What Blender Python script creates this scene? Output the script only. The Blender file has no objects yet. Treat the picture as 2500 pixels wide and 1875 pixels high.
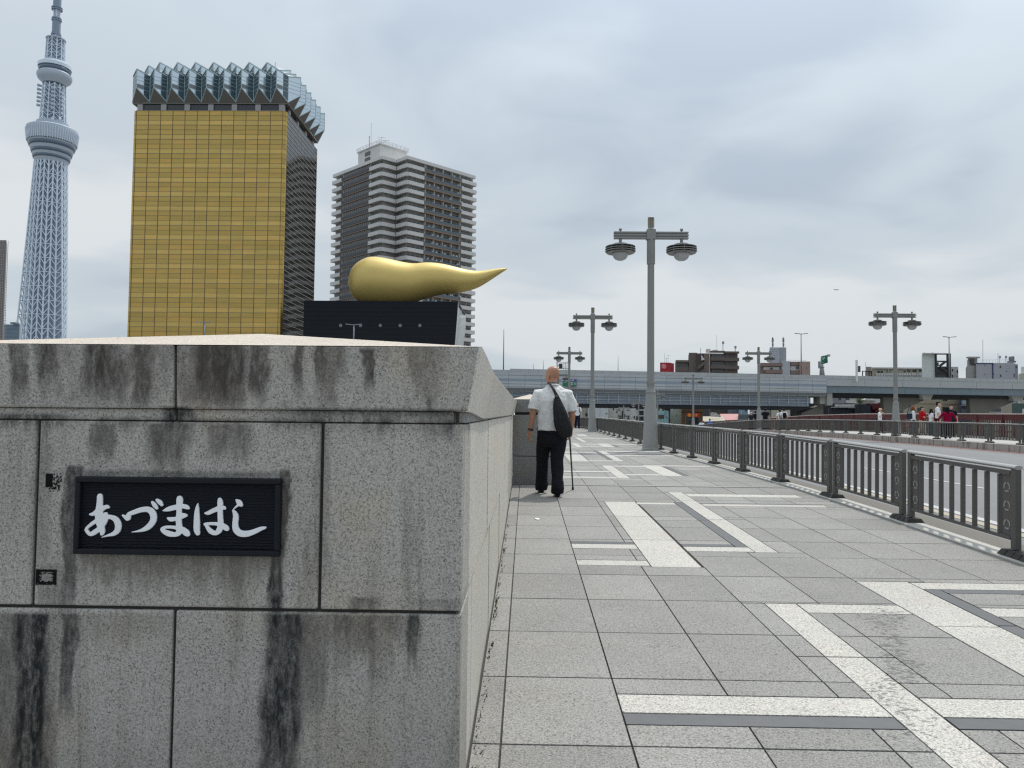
import bpy, bmesh, math, random
from mathutils import Vector, Matrix
R = math.radians
rnd = random.Random(7)
SC = bpy.context.scene
COL = SC.collection

# ------------------------------------------------------------------ camera
F, CX, CY = 1820.0, 1250.0, 937.5            # focal length and centre, in pixels of the 2500 x 1875 photograph
YAW, PITCH, ROLL = math.atan(35 / F), math.atan(78.2 / F), 0.010
FW = Vector((-math.sin(YAW) * math.cos(PITCH), math.cos(YAW) * math.cos(PITCH), math.sin(PITCH)))
_r0 = Vector((math.cos(YAW), math.sin(YAW), 0)); _u0 = _r0.cross(FW)
RT = _r0 * math.cos(ROLL) + _u0 * math.sin(ROLL)
UP = -_r0 * math.sin(ROLL) + _u0 * math.cos(ROLL)
cam = bpy.data.cameras.new("camera"); camo = bpy.data.objects.new("camera", cam); COL.objects.link(camo)
cam.sensor_fit = 'HORIZONTAL'; cam.sensor_width = 36; cam.lens = 36 * F / 2500
cam.clip_start = 0.05; cam.clip_end = 20000
M = Matrix((RT, UP, -FW)).transposed().to_4x4(); camo.matrix_world = M
SC.camera = camo

# ------------------------------------------------------------------ light
SUN_DIR = Vector((0.21, 0.36, 0.92)).normalized()
sun = bpy.data.lights.new("sun", 'SUN'); suno = bpy.data.objects.new("sun", sun); COL.objects.link(suno)
sun.energy = 2.7; sun.angle = R(2.5); sun.color = (1.0, 0.95, 0.87)
suno.rotation_euler = SUN_DIR.to_track_quat('Z', 'Y').to_euler()
SC.view_settings.view_transform = 'Standard'; SC.view_settings.look = 'None'
SC.view_settings.exposure = 0.0; SC.view_settings.gamma = 1.0
SC.render.engine = 'CYCLES'; SC.cycles.use_denoising = False; SC.cycles.filter_width = 1.3; SC.cycles.sample_clamp_indirect = 4

world = bpy.data.worlds.new("World"); SC.world = world; world.use_nodes = True
def build_world():
    nt = world.node_tree; nt.nodes.clear(); N = nt.nodes.new; L = nt.links.new
    out = N('ShaderNodeOutputWorld'); bg = N('ShaderNodeBackground')
    sky = N('ShaderNodeTexSky'); sky.sky_type = 'NISHITA'; sky.sun_disc = False
    sky.sun_elevation = math.asin(SUN_DIR.z); sky.sun_rotation = math.atan2(SUN_DIR.x, SUN_DIR.y)
    sky.air_density = 1.2; sky.dust_density = 3.0
    tc = N('ShaderNodeTexCoord'); sep = N('ShaderNodeSeparateXYZ'); L(tc.outputs['Generated'], sep.inputs[0])
    def m(op, a, b=None, c=None, clamp=False):
        n = N('ShaderNodeMath'); n.operation = op; n.use_clamp = clamp
        for i, v in enumerate((a, b, c)):
            if v is None: continue
            if isinstance(v, (int, float)): n.inputs[i].default_value = v
            else: L(v, n.inputs[i])
        return n.outputs[0]
    zc = m('ADD', m('MAXIMUM', sep.outputs[2], 0.0), 0.16)
    comb = N('ShaderNodeCombineXYZ')
    L(m('DIVIDE', sep.outputs[0], zc), comb.inputs[0]); L(m('DIVIDE', sep.outputs[1], zc), comb.inputs[1]); comb.inputs[2].default_value = 3.7
    def noise(scale, detail, rough, dist, off):
        mp = N('ShaderNodeMapping'); L(comb.outputs[0], mp.inputs[0]); mp.inputs['Location'].default_value = off
        n = N('ShaderNodeTexNoise'); L(mp.outputs[0], n.inputs['Vector'])
        n.inputs['Scale'].default_value = scale; n.inputs['Detail'].default_value = detail
        n.inputs['Roughness'].default_value = rough; n.inputs['Distortion'].default_value = dist
        return n.outputs['Fac']
    n1 = noise(0.62, 3, 0.42, 0.35, (0.3, 3.4, 0)); n2 = noise(1.9, 4, 0.5, 0.4, (5.1, 1.4, 2))
    f = m('ADD', m('MULTIPLY', n1, 0.76), m('MULTIPLY', n2, 0.24))
    ramp = N('ShaderNodeValToRGB'); L(f, ramp.inputs[0]); ramp.color_ramp.interpolation = 'EASE'
    e = ramp.color_ramp.elements
    e[0].position = 0.38; e[0].color = (0.455, 0.53, 0.62, 1)
    e[1].position = 0.60; e[1].color = (0.78, 0.815, 0.835, 1)
    mid = e.new(0.48); mid.color = (0.585, 0.66, 0.725, 1)
    # haze band towards the horizon
    hz = m('POWER', m('SUBTRACT', 1.0, m('MAXIMUM', sep.outputs[2], 0.0), clamp=True), 9.0)
    mixh = N('ShaderNodeMix'); mixh.data_type = 'RGBA'; L(m('MULTIPLY', hz, 0.75), mixh.inputs[0]); L(ramp.outputs[0], mixh.inputs[6])
    mixh.inputs[7].default_value = (0.62, 0.69, 0.735, 1)
    # thin cloud glows round the hidden sun; zenith and far side brightened as added fill for camera-facing surfaces
    dot = N('ShaderNodeVectorMath'); dot.operation = 'DOT_PRODUCT'; L(tc.outputs['Generated'], dot.inputs[0]); dot.inputs[1].default_value = SUN_DIR
    d01 = m('MULTIPLY_ADD', dot.outputs['Value'], 0.5, 0.5, clamp=True)
    glow = m('ADD', m('ADD', m('MULTIPLY', m('POWER', d01, 14.0), 1.6), m('MULTIPLY', m('POWER', m('MAXIMUM', sep.outputs[2], 0.0), 2.6), 0.9)), m('MULTIPLY_ADD', m('SUBTRACT', 1.0, d01), 0.35, 0.86))
    sc1 = N('ShaderNodeVectorMath'); sc1.operation = 'SCALE'; L(mixh.outputs[2], sc1.inputs[0]); L(glow, sc1.inputs['Scale'])
    sks = N('ShaderNodeVectorMath'); sks.operation = 'SCALE'; L(sky.outputs[0], sks.inputs[0]); sks.inputs['Scale'].default_value = 0.07
    mx = N('ShaderNodeMix'); mx.data_type = 'RGBA'; mx.inputs[0].default_value = 0.93; L(sks.outputs[0], mx.inputs[6]); L(sc1.outputs[0], mx.inputs[7])
    L(mx.outputs[2], bg.inputs[0]); bg.inputs[1].default_value = 1.0; L(bg.outputs[0], out.inputs[0])
build_world()

# ------------------------------------------------------------------ helpers
def ray(px, py): return FW + RT * ((px - CX) / F) - UP * ((py - CY) / F)
def at(px, py, Y):
    d = ray(px, py); return d * (Y / d.y)
PTS = [(0, -1.33), (11.2, -1.019), (15, -.975), (20, -.94), (30, -.865), (40, -.80), (50, -.785), (60, -.88), (70, -1.13), (80, -1.53), (100, -2.5), (130, -4.0), (165, -5.0), (400, -5.2)]
def gz(y):
    if y < 11.2: return -1.33 + y * .02775
    for (a, za), (b, zb) in zip(PTS, PTS[1:]):
        if y <= b: return za + (zb - za) * (y - a) / (b - a)
    return -5.2
def s2l(r, g, b):
    return tuple(((c / 255) / 12.92 if c <= 10 else (((c / 255) + .055) / 1.055) ** 2.4) for c in (r, g, b))

class NB:
    """small node-building helper for one material"""
    def __init__(self, name):
        self.m = bpy.data.materials.new(name); self.m.use_nodes = True; self.nt = self.m.node_tree
        self.bsdf = self.nt.nodes['Principled BSDF']; self._pos = None
    def n(self, t): return self.nt.nodes.new(t)
    def l(self, a, b): self.nt.links.new(a, b)
    @property
    def pos(self):
        if not self._pos: self._pos = self.n('ShaderNodeNewGeometry').outputs['Position']
        return self._pos
    @property
    def obj(self): return self.n('ShaderNodeTexCoord').outputs['Object']
    def isl(self): return self.n('ShaderNodeNewGeometry').outputs['Random Per Island']
    def oinfo(self): return self.n('ShaderNodeObjectInfo').outputs['Random']
    def math(self, op, a, b=None, c=None, clamp=False):
        n = self.n('ShaderNodeMath'); n.operation = op; n.use_clamp = clamp
        for i, v in enumerate((a, b, c)):
            if v is None: continue
            if isinstance(v, (int, float)): n.inputs[i].default_value = v
            else: self.l(v, n.inputs[i])
        return n.outputs[0]
    def noise(self, vec, scale, detail=3, rough=.55, dist=0, stretch=None):
        if stretch:
            mp = self.n('ShaderNodeMapping'); self.l(vec, mp.inputs[0]); mp.inputs['Scale'].default_value = stretch; vec = mp.outputs[0]
        n = self.n('ShaderNodeTexNoise'); self.l(vec, n.inputs['Vector'])
        n.inputs['Scale'].default_value = scale; n.inputs['Detail'].default_value = detail; n.inputs['Roughness'].default_value = rough; n.inputs['Distortion'].default_value = dist
        return n.outputs['Fac']
    def voro(self, vec, scale, feature='F1'):
        n = self.n('ShaderNodeTexVoronoi'); self.l(vec, n.inputs['Vector']); n.inputs['Scale'].default_value = scale; n.feature = feature
        return n.outputs
    def step(self, v, a, b):
        n = self.n('ShaderNodeMapRange'); n.interpolation_type = 'SMOOTHSTEP'; self.l(v, n.inputs[0])
        n.inputs[1].default_value = a; n.inputs[2].default_value = b
        return n.outputs[0]
    def mix(self, fac, a, b, mode='MIX'):
        n = self.n('ShaderNodeMix'); n.data_type = 'RGBA'; n.blend_type = mode
        for i, v in ((0, fac), (6, a), (7, b)):
            if isinstance(v, (int, float)): n.inputs[i].default_value = v
            elif isinstance(v, tuple): n.inputs[i].default_value = (*v[:3], 1)
            else: self.l(v, n.inputs[i])
        return n.outputs[2]
    def col(self, c):
        if isinstance(c, tuple): self.bsdf.inputs['Base Color'].default_value = (*c[:3], 1)
        else: self.l(c, self.bsdf.inputs['Base Color'])
    def set(self, rough=.6, metal=0.0, spec=.5):
        for k, v in (('Roughness', rough), ('Metallic', metal), ('Specular IOR Level', spec)):
            if isinstance(v, (int, float)): self.bsdf.inputs[k].default_value = v
            else: self.l(v, self.bsdf.inputs[k])
    def bump(self, h, strength=.3, dist=.01):
        n = self.n('ShaderNodeBump'); self.l(h, n.inputs['Height']); n.inputs['Strength'].default_value = strength; n.inputs['Distance'].default_value = dist
        self.l(n.outputs[0], self.bsdf.inputs['Normal'])

_mc = {}
def mat(name, c, rough=.6, metal=0.0, spec=.5, var=.12, scale=3.0, streak=False, isl=0.0):
    """painted / plain surface with soft uneven tone (and optional rain streaks) """
    if name in _mc: return _mc[name]
    b = NB(name); b.set(rough, metal, spec)
    f = b.noise(b.obj, scale, 5, .6, 0, (1, 1, .15) if streak else None)
    f = b.math('MULTIPLY_ADD', f, 2 * var, 1 - var)
    if isl: f = b.math('MULTIPLY', f, b.math('MULTIPLY_ADD', b.isl(), 2 * isl, 1 - isl))
    v = b.n('ShaderNodeVectorMath'); v.operation = 'SCALE'; v.inputs[0].default_value = c; b.l(f, v.inputs['Scale'])
    b.col(v.outputs[0]); _mc[name] = b.m
    return b.m

class MB:
    """collects faces; build() links them as ONE mesh object"""
    def __init__(self): self.v = []; self.f = []; self.mi = []; self.cur = 0
    def add(self, vs, fs):
        o = len(self.v); self.v += [tuple(x) for x in vs]
        for q in fs: self.f.append(tuple(i + o for i in q)); self.mi.append(self.cur)
        return self
    def quad(self, a, b, c, d): return self.add([a, b, c, d], [(0, 1, 2, 3)])
    def box(self, x0, x1, y0, y1, z0, z1):
        return self.add([(x0, y0, z0), (x1, y0, z0), (x1, y1, z0), (x0, y1, z0), (x0, y0, z1), (x1, y0, z1), (x1, y1, z1), (x0, y1, z1)],
                        [(0, 3, 2, 1), (4, 5, 6, 7), (0, 1, 5, 4), (1, 2, 6, 5), (2, 3, 7, 6), (3, 0, 4, 7)])
    def hexa(self, bot, top):
        return self.add(list(bot) + list(top), [(3, 2, 1, 0), (4, 5, 6, 7), (0, 1, 5, 4), (1, 2, 6, 5), (2, 3, 7, 6), (3, 0, 4, 7)])
    def prism(self, poly, z0, z1, cap=True):
        n = len(poly); vs = [(p[0], p[1], z0) for p in poly] + [(p[0], p[1], z1) for p in poly]
        fs = [(i, (i + 1) % n, n + (i + 1) % n, n + i) for i in range(n)]
        if cap: fs += [tuple(reversed(range(n))), tuple(range(n, 2 * n))]
        return self.add(vs, fs)
    def lathe(self, prof, n=20, c=(0, 0), cap=True):
        vs = []; fs = []
        for r, z in prof:
            for k in range(n): a = 2 * math.pi * k / n; vs.append((c[0] + r * math.cos(a), c[1] + r * math.sin(a), z))
        for i in range(len(prof) - 1):
            for k in range(n): fs.append((i * n + k, i * n + (k + 1) % n, (i + 1) * n + (k + 1) % n, (i + 1) * n + k))
        if cap: fs.append(tuple(reversed(range(n)))); fs.append(tuple(range((len(prof) - 1) * n, len(prof) * n)))
        return self.add(vs, fs)
    def rings(self, rs, cap=True):
        n = len(rs[0]); vs = [p for r in rs for p in r]; fs = []
        for i in range(len(rs) - 1):
            for k in range(n): fs.append((i * n + k, i * n + (k + 1) % n, (i + 1) * n + (k + 1) % n, (i + 1) * n + k))
        if cap: fs.append(tuple(reversed(range(n)))); fs.append(tuple(range((len(rs) - 1) * n, len(rs) * n)))
        return self.add(vs, fs)
    def tube(self, pts, rad, n=8, flat=1.0):
        pts = [Vector(p) for p in pts]
        if isinstance(rad, (int, float)): rad = [rad] * len(pts)
        rs = []; prev = None
        for i, p in enumerate(pts):
            t = (pts[min(i + 1, len(pts) - 1)] - pts[max(i - 1, 0)]).normalized()
            u = (prev - t * prev.dot(t)) if prev else t.orthogonal()
            if u.length < 1e-6: u = t.orthogonal()
            u.normalize(); w = t.cross(u); prev = u
            r = rad[i]; ra, rb = (r if isinstance(r, tuple) else (r, r * flat))
            rs.append([p + u * (ra * math.cos(2 * math.pi * k / n)) + w * (rb * math.sin(2 * math.pi * k / n)) for k in range(n)])
        return self.rings(rs)
    def bar(self, a, b, w, h=None, up=(0, 0, 1)):
        a, b = Vector(a), Vector(b); t = (b - a).normalized(); up = Vector(up)
        if abs(t.dot(up)) > .98: up = Vector((0, 1, 0))
        s = t.cross(up).normalized(); u = s.cross(t); h = h or w
        q = [s * w / 2 + u * h / 2, -s * w / 2 + u * h / 2, -s * w / 2 - u * h / 2, s * w / 2 - u * h / 2]
        return self.hexa([a + x for x in q], [b + x for x in q])
    def ball(self, c, r, n=12, m=8, sc=(1, 1, 1)):
        rs = []
        for i in range(1, m):
            th = math.pi * i / m
            rs.append([(c[0] + sc[0] * r * math.sin(th) * math.cos(2 * math.pi * k / n), c[1] + sc[1] * r * math.sin(th) * math.sin(2 * math.pi * k / n), c[2] - sc[2] * r * math.cos(th)) for k in range(n)])
        return self.rings(rs)
    def build(self, name, mats, parent=None, smooth=False, bevel=0, world=False):
        me = bpy.data.meshes.new(name)
        off = Vector((0, 0, 0))
        if world and parent is not None:
            p = parent
            while p is not None: off += p.location; p = p.parent
        me.from_pydata([(x[0] - off.x, x[1] - off.y, x[2] - off.z) for x in self.v], [], self.f)
        if not isinstance(mats, (list, tuple)): mats = [mats]
        for m_ in mats: me.materials.append(m_)
        if len(mats) > 1: me.polygons.foreach_set('material_index', self.mi)
        bm = bmesh.new(); bm.from_mesh(me); bmesh.ops.recalc_face_normals(bm, faces=bm.faces); bm.to_mesh(me); bm.free()
        o = bpy.data.objects.new(name, me); COL.objects.link(o)
        if parent is not None: o.parent = parent
        if smooth: me.polygons.foreach_set('use_smooth', [True] * len(me.polygons))
        if bevel:
            b = o.modifiers.new('bevel', 'BEVEL'); b.width = bevel; b.segments = 2; b.limit_method = 'ANGLE'; b.angle_limit = R(40)
        return o
def smooth_angle(o, deg=40):
    me = o.data; me.polygons.foreach_set('use_smooth', [True] * len(me.polygons))
    bm = bmesh.new(); bm.from_mesh(me)
    for e in bm.edges:
        if len(e.link_faces) == 2 and e.calc_face_angle(0) > R(deg): e.smooth = False
    bm.to_mesh(me); bm.free(); return o
def tag(o, label=None, cat=None, group=None, kind=None):
    for k, v in (('label', label), ('category', cat), ('group', group), ('kind', kind)):
        if v: o[k] = v
    return o
def thing(name, label, cat, loc=(0, 0, 0), rz=0, group=None):
    o = bpy.data.objects.new(name, None); COL.objects.link(o); o.location = loc; o.rotation_euler = (0, 0, rz); o.empty_display_size = .2
    return tag(o, label, cat, group)
def copy_tree(o, parent=None):
    c = o.copy(); COL.objects.link(c); c.parent = parent
    for ch in list(o.children): copy_tree(ch, c)
    return c
def remesh(o, vox, smooth_it=2):
    m_ = o.modifiers.new('remesh', 'REMESH'); m_.mode = 'VOXEL'; m_.voxel_size = vox; m_.use_smooth_shade = True
    if smooth_it:
        s_ = o.modifiers.new('smooth', 'SMOOTH'); s_.factor = .5; s_.iterations = smooth_it
    return o
def text_mesh(s, size):
    cu = bpy.data.curves.new('t', 'FONT'); cu.body = s; cu.size = size; cu.extrude = size * .02
    ob = bpy.data.objects.new('t', cu); COL.objects.link(ob)
    dg = bpy.context.evaluated_depsgraph_get(); me = bpy.data.meshes.new_from_object(ob.evaluated_get(dg))
    vs = [tuple(v.co) for v in me.vertices]; fs = [tuple(p.vertices) for p in me.polygons]
    bpy.data.objects.remove(ob); bpy.data.curves.remove(cu); bpy.data.meshes.remove(me)
    return vs, fs

# ------------------------------------------------------------------ stone
WX = -.197                                     # wall face along the pavement
YF = WX / at(1131, 1037, 1).x                  # front face of the pylon
def gp(px, py, y=4.0):
    for _ in range(60): d = ray(px, py); y = .5 * y + .5 * d.y * gz(y) / d.z
    return d * (gz(y) / d.z)
def granite(name, light, dark, scale=115, stains=None, grime=.25, rough=.8, islv=0.06, spots=0.0, warm=1.0, trail=False, mica=.35):
    b = NB(name); P = b.pos
    a = b.noise(P, scale, 2, .65); c = b.noise(P, scale * .66, 3, .6); d = b.noise(P, scale * 1.9, 1, .5)
    f = b.math('ADD', b.math('MULTIPLY', b.step(a, .34, .62), .62), b.math('MULTIPLY', b.step(c, .38, .6), .38))
    col = b.mix(f, dark, light)
    fleck = b.step(c, .40, .33); col = b.mix(b.math('MULTIPLY', fleck, .6), col, tuple(x * .42 for x in dark))
    col = b.mix(b.math('MULTIPLY', b.step(d, .62, .72), .5), col, tuple(min(1, x * 1.35) for x in light))
    vm = b.voro(P, scale * .62); col = b.mix(b.math('MULTIPLY', b.math('LESS_THAN', vm['Distance'], .27), b.math('MULTIPLY', b.math('GREATER_THAN', b.noise(P, scale * .2, 1, .5), .47), mica)), col, tuple(x * .28 for x in dark))
    big = b.noise(P, 1.7, 4, .6); col = b.mix(1.0, col, b.mix(big, (1 - grime,) * 3, (1 + grime * .6,) * 3), 'MULTIPLY')
    hue = b.noise(P, 3.1, 2, .5); col = b.mix(b.math('MULTIPLY', b.step(hue, .5, .75), warm), col, b.mix(1.0, col, (1.04, .98, .90), 'MULTIPLY'))
    if islv:
        r = b.math('MULTIPLY_ADD', b.isl(), 2 * islv, 1 - islv); v = b.n('ShaderNodeVectorMath'); v.operation = 'SCALE'; b.l(col, v.inputs[0]); b.l(r, v.inputs['Scale']); col = v.outputs[0]
    if stains:
        sep = b.n('ShaderNodeSeparateXYZ'); b.l(P, sep.inputs[0]); x, z = sep.outputs[0], sep.outputs[2]
        w = b.math('MULTIPLY_ADD', b.noise(P, 9, 4, .65, 0, (1, 1, .5)), .09, -.045); wx = b.math('ADD', x, w)
        wz = b.math('ADD', z, b.math('MULTIPLY_ADD', b.noise(P, 14, 4, .7, 0, (1, 1, .25)), .22, -.11))
        fine = b.step(b.noise(P, 26, 5, .7, 0, (1, 1, .22)), .36, .62); grit = b.step(b.noise(P, 70, 3, .7, 0, (1, 1, .4)), .3, .6)
        fine = b.math('MULTIPLY_ADD', b.math('MULTIPLY_ADD', grit, .5, b.math('MULTIPLY', fine, .5)), .55, .50)
        tot = {}
        for (p0, p1, t0, t1, st, kind) in stains:
            A = at(p0, t0, YF); B = at(p1, t1, YF)
            xc, hw = (A.x + B.x) / 2, abs(B.x - A.x) / 2
            mx = b.math('ABSOLUTE', b.math('SUBTRACT', wx, xc)); mx = b.step(mx, hw * 1.35, hw * .65)
            mz = b.step(wz, B.z - .04, B.z + .32 * (A.z - B.z) + .03)
            k = b.math('MULTIPLY', b.math('MULTIPLY', mx, mz), b.step(z, A.z + .012, A.z - .004)); k = b.math('MULTIPLY', k, st)
            tot[kind] = b.math('MAXIMUM', tot[kind], k) if kind in tot else k
        tones = {'brown': (.060, .052, .047), 'black': (.013, .016, .017), 'tan': (.125, .112, .092)}
        run = b.step(b.noise(P, 11, 5, .62, .3, (1, 1, .07)), .54, .74); low = b.step(z, -.55, -1.35)
        col = b.mix(b.math('MULTIPLY', run, .65), col, b.mix(1.0, col, (.45, .43, .41), 'MULTIPLY')); col = b.mix(b.math('MULTIPLY', low, b.math('MULTIPLY', fine, .38)), col, (.10, .098, .09))
        cop = b.math('MULTIPLY', b.step(z, .0, .05), b.step(b.noise(P, 5.5, 5, .6, .4, (1, 1, .28)), .45, .62)); col = b.mix(b.math('MULTIPLY', b.math('MULTIPLY', cop, fine), .62), col, (.085, .072, .060))
        for k, m_ in tot.items(): col = b.mix(b.math('MULTIPLY', m_, fine, clamp=True), col, tones[k])
    if spots:
        v = b.voro(P, 2.6); sp = b.math('LESS_THAN', b.math('MULTIPLY_ADD', b.noise(P, 40, 2, .6), .05, v['Distance']), .05 * spots)
        on = b.math('GREATER_THAN', b.noise(P, .9, 1, .5), .46); col = b.mix(b.math('MULTIPLY', b.math('MULTIPLY', sp, on), .65), col, (.06, .058, .055))
    if trail:
        sp2 = b.n('ShaderNodeSeparateXYZ'); b.l(P, sp2.inputs[0]); A = gp(2140, 1490); B = gp(2232, 1790); t_ = b.math('DIVIDE', b.math('SUBTRACT', sp2.outputs[1], A.y), B.y - A.y)
        xl = b.math('ADD', b.math('MULTIPLY_ADD', t_, B.x - A.x, A.x), b.math('MULTIPLY_ADD', b.noise(P, 2.2, 2, .5), .5, -.25)); dd = b.math('ABSOLUTE', b.math('SUBTRACT', sp2.outputs[0], xl))
        near = b.math('MULTIPLY', b.step(dd, .16, .02), b.math('MULTIPLY', b.step(t_, -.15, .05), b.step(t_, 1.25, .8)))
        dr = b.step(b.math('MULTIPLY_ADD', near, .16, b.noise(P, 30, 3, .6, 0, (1, 1.5, 1))), .655, .70); col = b.mix(b.math('MULTIPLY', dr, .6), col, (.055, .055, .053))
    b.col(col); b.set(rough, 0, .25)
    b.bump(b.math('ADD', a, b.math('MULTIPLY', c, .6)), .35, .004)
    return b.m
ST = [(38, 76, 842, 985, .8, 'brown'), (98, 150, 840, 985, .95, 'brown'), (203, 298, 840, 985, 1.0, 'brown'), (328, 372, 842, 985, .85, 'brown'), (478, 612, 842, 990, 1.0, 'brown'),
      (618, 662, 842, 985, .95, 'brown'), (716, 740, 842, 965, .8, 'brown'), (778, 800, 842, 945, .85, 'brown'), (826, 850, 842, 915, .6, 'brown'), (886, 915, 856, 960, 1.0, 'brown'), (1046, 1054, 975, 995, .7, 'brown'),
      (405, 465, 996, 1034, 1.0, 'black'), (0, 150, 1012, 1034, .9, 'black'), (700, 1140, 998, 1034, .75, 'black'), (0, 1140, 1018, 1036, .8, 'brown'),
      (218, 282, 1036, 1110, .75, 'brown'), (366, 458, 1036, 1150, .85, 'brown'), (505, 610, 1036, 1125, .75, 'brown'), (700, 1128, 1036, 1062, .4, 'brown'), (82, 110, 1036, 1490, .35, 'brown'), (770, 800, 1036, 1490, .35, 'brown'),
      (160, 182, 1140, 1540, .85, 'black'), (655, 690, 1330, 1560, .95, 'black'), (684, 704, 1150, 1420, .9, 'brown'), (170, 700, 1150, 1185, .55, 'black'),
      (180, 668, 1345, 1425, .8, 'tan'), (430, 640, 1350, 1440, .7, 'tan'), (860, 930, 1462, 1496, .8, 'brown'), (1000, 1128, 1465, 1496, .5, 'brown'), (90, 150, 1380, 1496, .4, 'brown'),
      (42, 102, 1500, 2050, 1.0, 'black'), (20, 45, 1500, 1720, .6, 'brown'), (152, 178, 1500, 1790, .85, 'black'), (100, 160, 1500, 1700, .4, 'brown'), (645, 726, 1500, 2000, .95, 'black'), (724, 760, 1500, 1800, .5, 'brown'), (998, 1024, 1502, 1640, .85, 'black'),
      (735, 800, 1500, 1760, .6, 'brown'), (820, 862, 1500, 1640, .55, 'brown'), (700, 990, 1500, 1590, .75, 'brown'), (905, 960, 1500, 1680, .45, 'brown'), (180, 420, 1500, 1560, .35, 'tan'), (0, 40, 1500, 2000, .75, 'brown'), (100, 130, 1640, 2000, .5, 'brown')]
G_FRONT = granite("granite_stained", (.515, .498, .460), (.265, .255, .237), 190, ST, .27, islv=.08, mica=.62)
G_SIDE = granite("granite_lit_side", (.655, .63, .575), (.40, .385, .35), 150, None, .16, islv=.09)  # cleaner stone, also toned paler to carry the side's stronger light
G_CAP = granite("granite_cap", (.58, .52, .45), (.36, .32, .28), 150, None, .15, islv=.04)
G_GREY = granite("granite_grey", (.33, .33, .325), (.13, .13, .13), 140, None, .3, islv=.06)
MORTAR = mat("mortar", (.035, .034, .031), .95, var=.3, scale=20)

# ------------------------------------------------------------------ ground, water, deck
def strip(name, x0, x1, zo, y0, y1, m, step=1.0, dz=0.0, label=None, kind='structure', xs=None):
    """a sheet following the bridge's profile; x0/x1 are numbers or functions of y"""
    b = MB(); n = max(1, int((y1 - y0) / step)); fx = lambda f, y: f(y) if callable(f) else f
    rows = []
    for i in range(n + 1):
        y = y0 + (y1 - y0) * i / n; rows.append([(fx(x0, y), y, gz(y) + zo), (fx(x1, y), y, gz(y) + zo)])
    if dz:
        rs = [[r[0], r[1], (r[1][0], r[1][1], r[1][2] - dz), (r[0][0], r[0][1], r[0][2] - dz)] for r in rows]; b.rings(rs)
    else:
        for p, q in zip(rows, rows[1:]): b.quad(p[0], p[1], q[1], q[0])
    o = b.build(name, m); tag(o, label, kind=kind); return o
def railx(y):
    if y <= 9: return 4.16
    if y >= 20: return 3.88
    return 4.16 - (y - 9) / 11 * .28
RX = 18.4; REDX = 22.5
ASPH = None
def asphalt():
    b = NB("asphalt"); P = b.pos
    a = b.noise(P, 90, 2, .7); c = b.noise(P, .6, 4, .6, 0, (1, .12, 1)); d = b.noise(P, 26, 3, .6)
    col = b.mix(a, (.125, .127, .130), (.235, .237, .24)); col = b.mix(1.0, col, b.mix(c, (.75,) * 3, (1.2,) * 3), 'MULTIPLY'); col = b.mix(b.step(d, .62, .7), col, (.28, .28, .27))
    b.col(col); b.set(.85, 0, .3); b.bump(a, .4, .006); return b.m
ASPH = asphalt()
CONC = mat("concrete", (.40, .39, .36), .85, var=.22, scale=4)
def kerbmat():
    b = NB("kerb_concrete"); P = b.pos
    a = b.noise(P, 5, 5, .65); s_ = b.step(b.noise(P, 7, 4, .6, 0, (1, 1, .12)), .5, .62); g = b.noise(P, 80, 2, .6)
    col = b.mix(a, (.27, .26, .235), (.45, .44, .41)); col = b.mix(b.math('MULTIPLY', s_, .7), col, (.09, .085, .075)); col = b.mix(1.0, col, b.mix(g, (.8,) * 3, (1.15,) * 3), 'MULTIPLY')
    b.col(col); b.set(.85, 0, .3); return b.m
KERB = kerbmat()
GROUT = mat("grout", (.055, .053, .050), .95, var=.35, scale=30)
def water():
    b = NB("river_water"); P = b.pos
    b.col((.045, .06, .055)); b.set(.12, 0, .5); n = b.noise(P, .5, 4, .6, .4, (1, .5, 1)); b.bump(n, .35, .3); return b.m
g_ = MB(); g_.quad((-6000, 152, -5.35), (6000, 152, -5.35), (6000, 15000, -5.35), (-6000, 15000, -5.35)); tag(g_.build("ground", mat("town_ground", (.16, .16, .15), .9, var=.25, scale=.05)), kind='structure')
g_ = MB(); g_.box(-3000, 3000, 150, 152, -9, -4.9); tag(g_.build("embankment", CONC), kind='structure')
g_ = MB(); g_.quad((-3000, 13.6, -7), (3000, 13.6, -7), (3000, 150, -7), (-3000, 150, -7)); tag(g_.build("river", water()), kind='structure')
g_ = MB(); g_.box(-3000, -1.0, -1500, 13.6, -9, -2.2); g_.box(23.2, 3000, -1500, 13.6, -9, -1.6); g_.box(-1.0, 23.2, -1500, -20, -9, -1.95); tag(g_.build("near_bank", mat("bank_paving", (.22, .21, .20), .9, var=.2, scale=.3)), kind='structure')
strip("road_deck", -.3, 23.2, -.34, -20, 165, CONC, 1.5, dz=1.4)
strip("road", lambda y: railx(y) + .62, 17.95, -.27, -20, 165, ASPH, 1.0)
strip("street", 4.4, 17.9, -.06, 165, 400, ASPH, 20)
strip("gutter", lambda y: railx(y) + .07, lambda y: railx(y) + .62, -.06, -20, 165, mat("gutter_aggregate", (.135, .125, .11), .9, var=.5, scale=60), 1.0)
strip("near_kerb", lambda y: railx(y) - .16, lambda y: railx(y) + .07, .012, -20, 165, CONC, 1.0, dz=.35)
strip("far_kerb", 17.95, 18.62, .0, -20, 165, KERB, 1.0, dz=.4)
strip("far_pavement", 18.62, REDX + .3, -.01, -20, 165, granite("far_paving", (.43, .425, .41), (.30, .30, .29), 60, None, .2, islv=0), 1.0)
PAINT_W = mat("road_paint_white", (.40, .40, .39), .7, var=.35, scale=9)
PAINT_Y = mat("road_paint_yellow", (.33, .285, .215), .75, var=.3, scale=9)
PAINT_R = mat("road_edge_red", (.20, .095, .075), .85, var=.3, scale=6)
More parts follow.
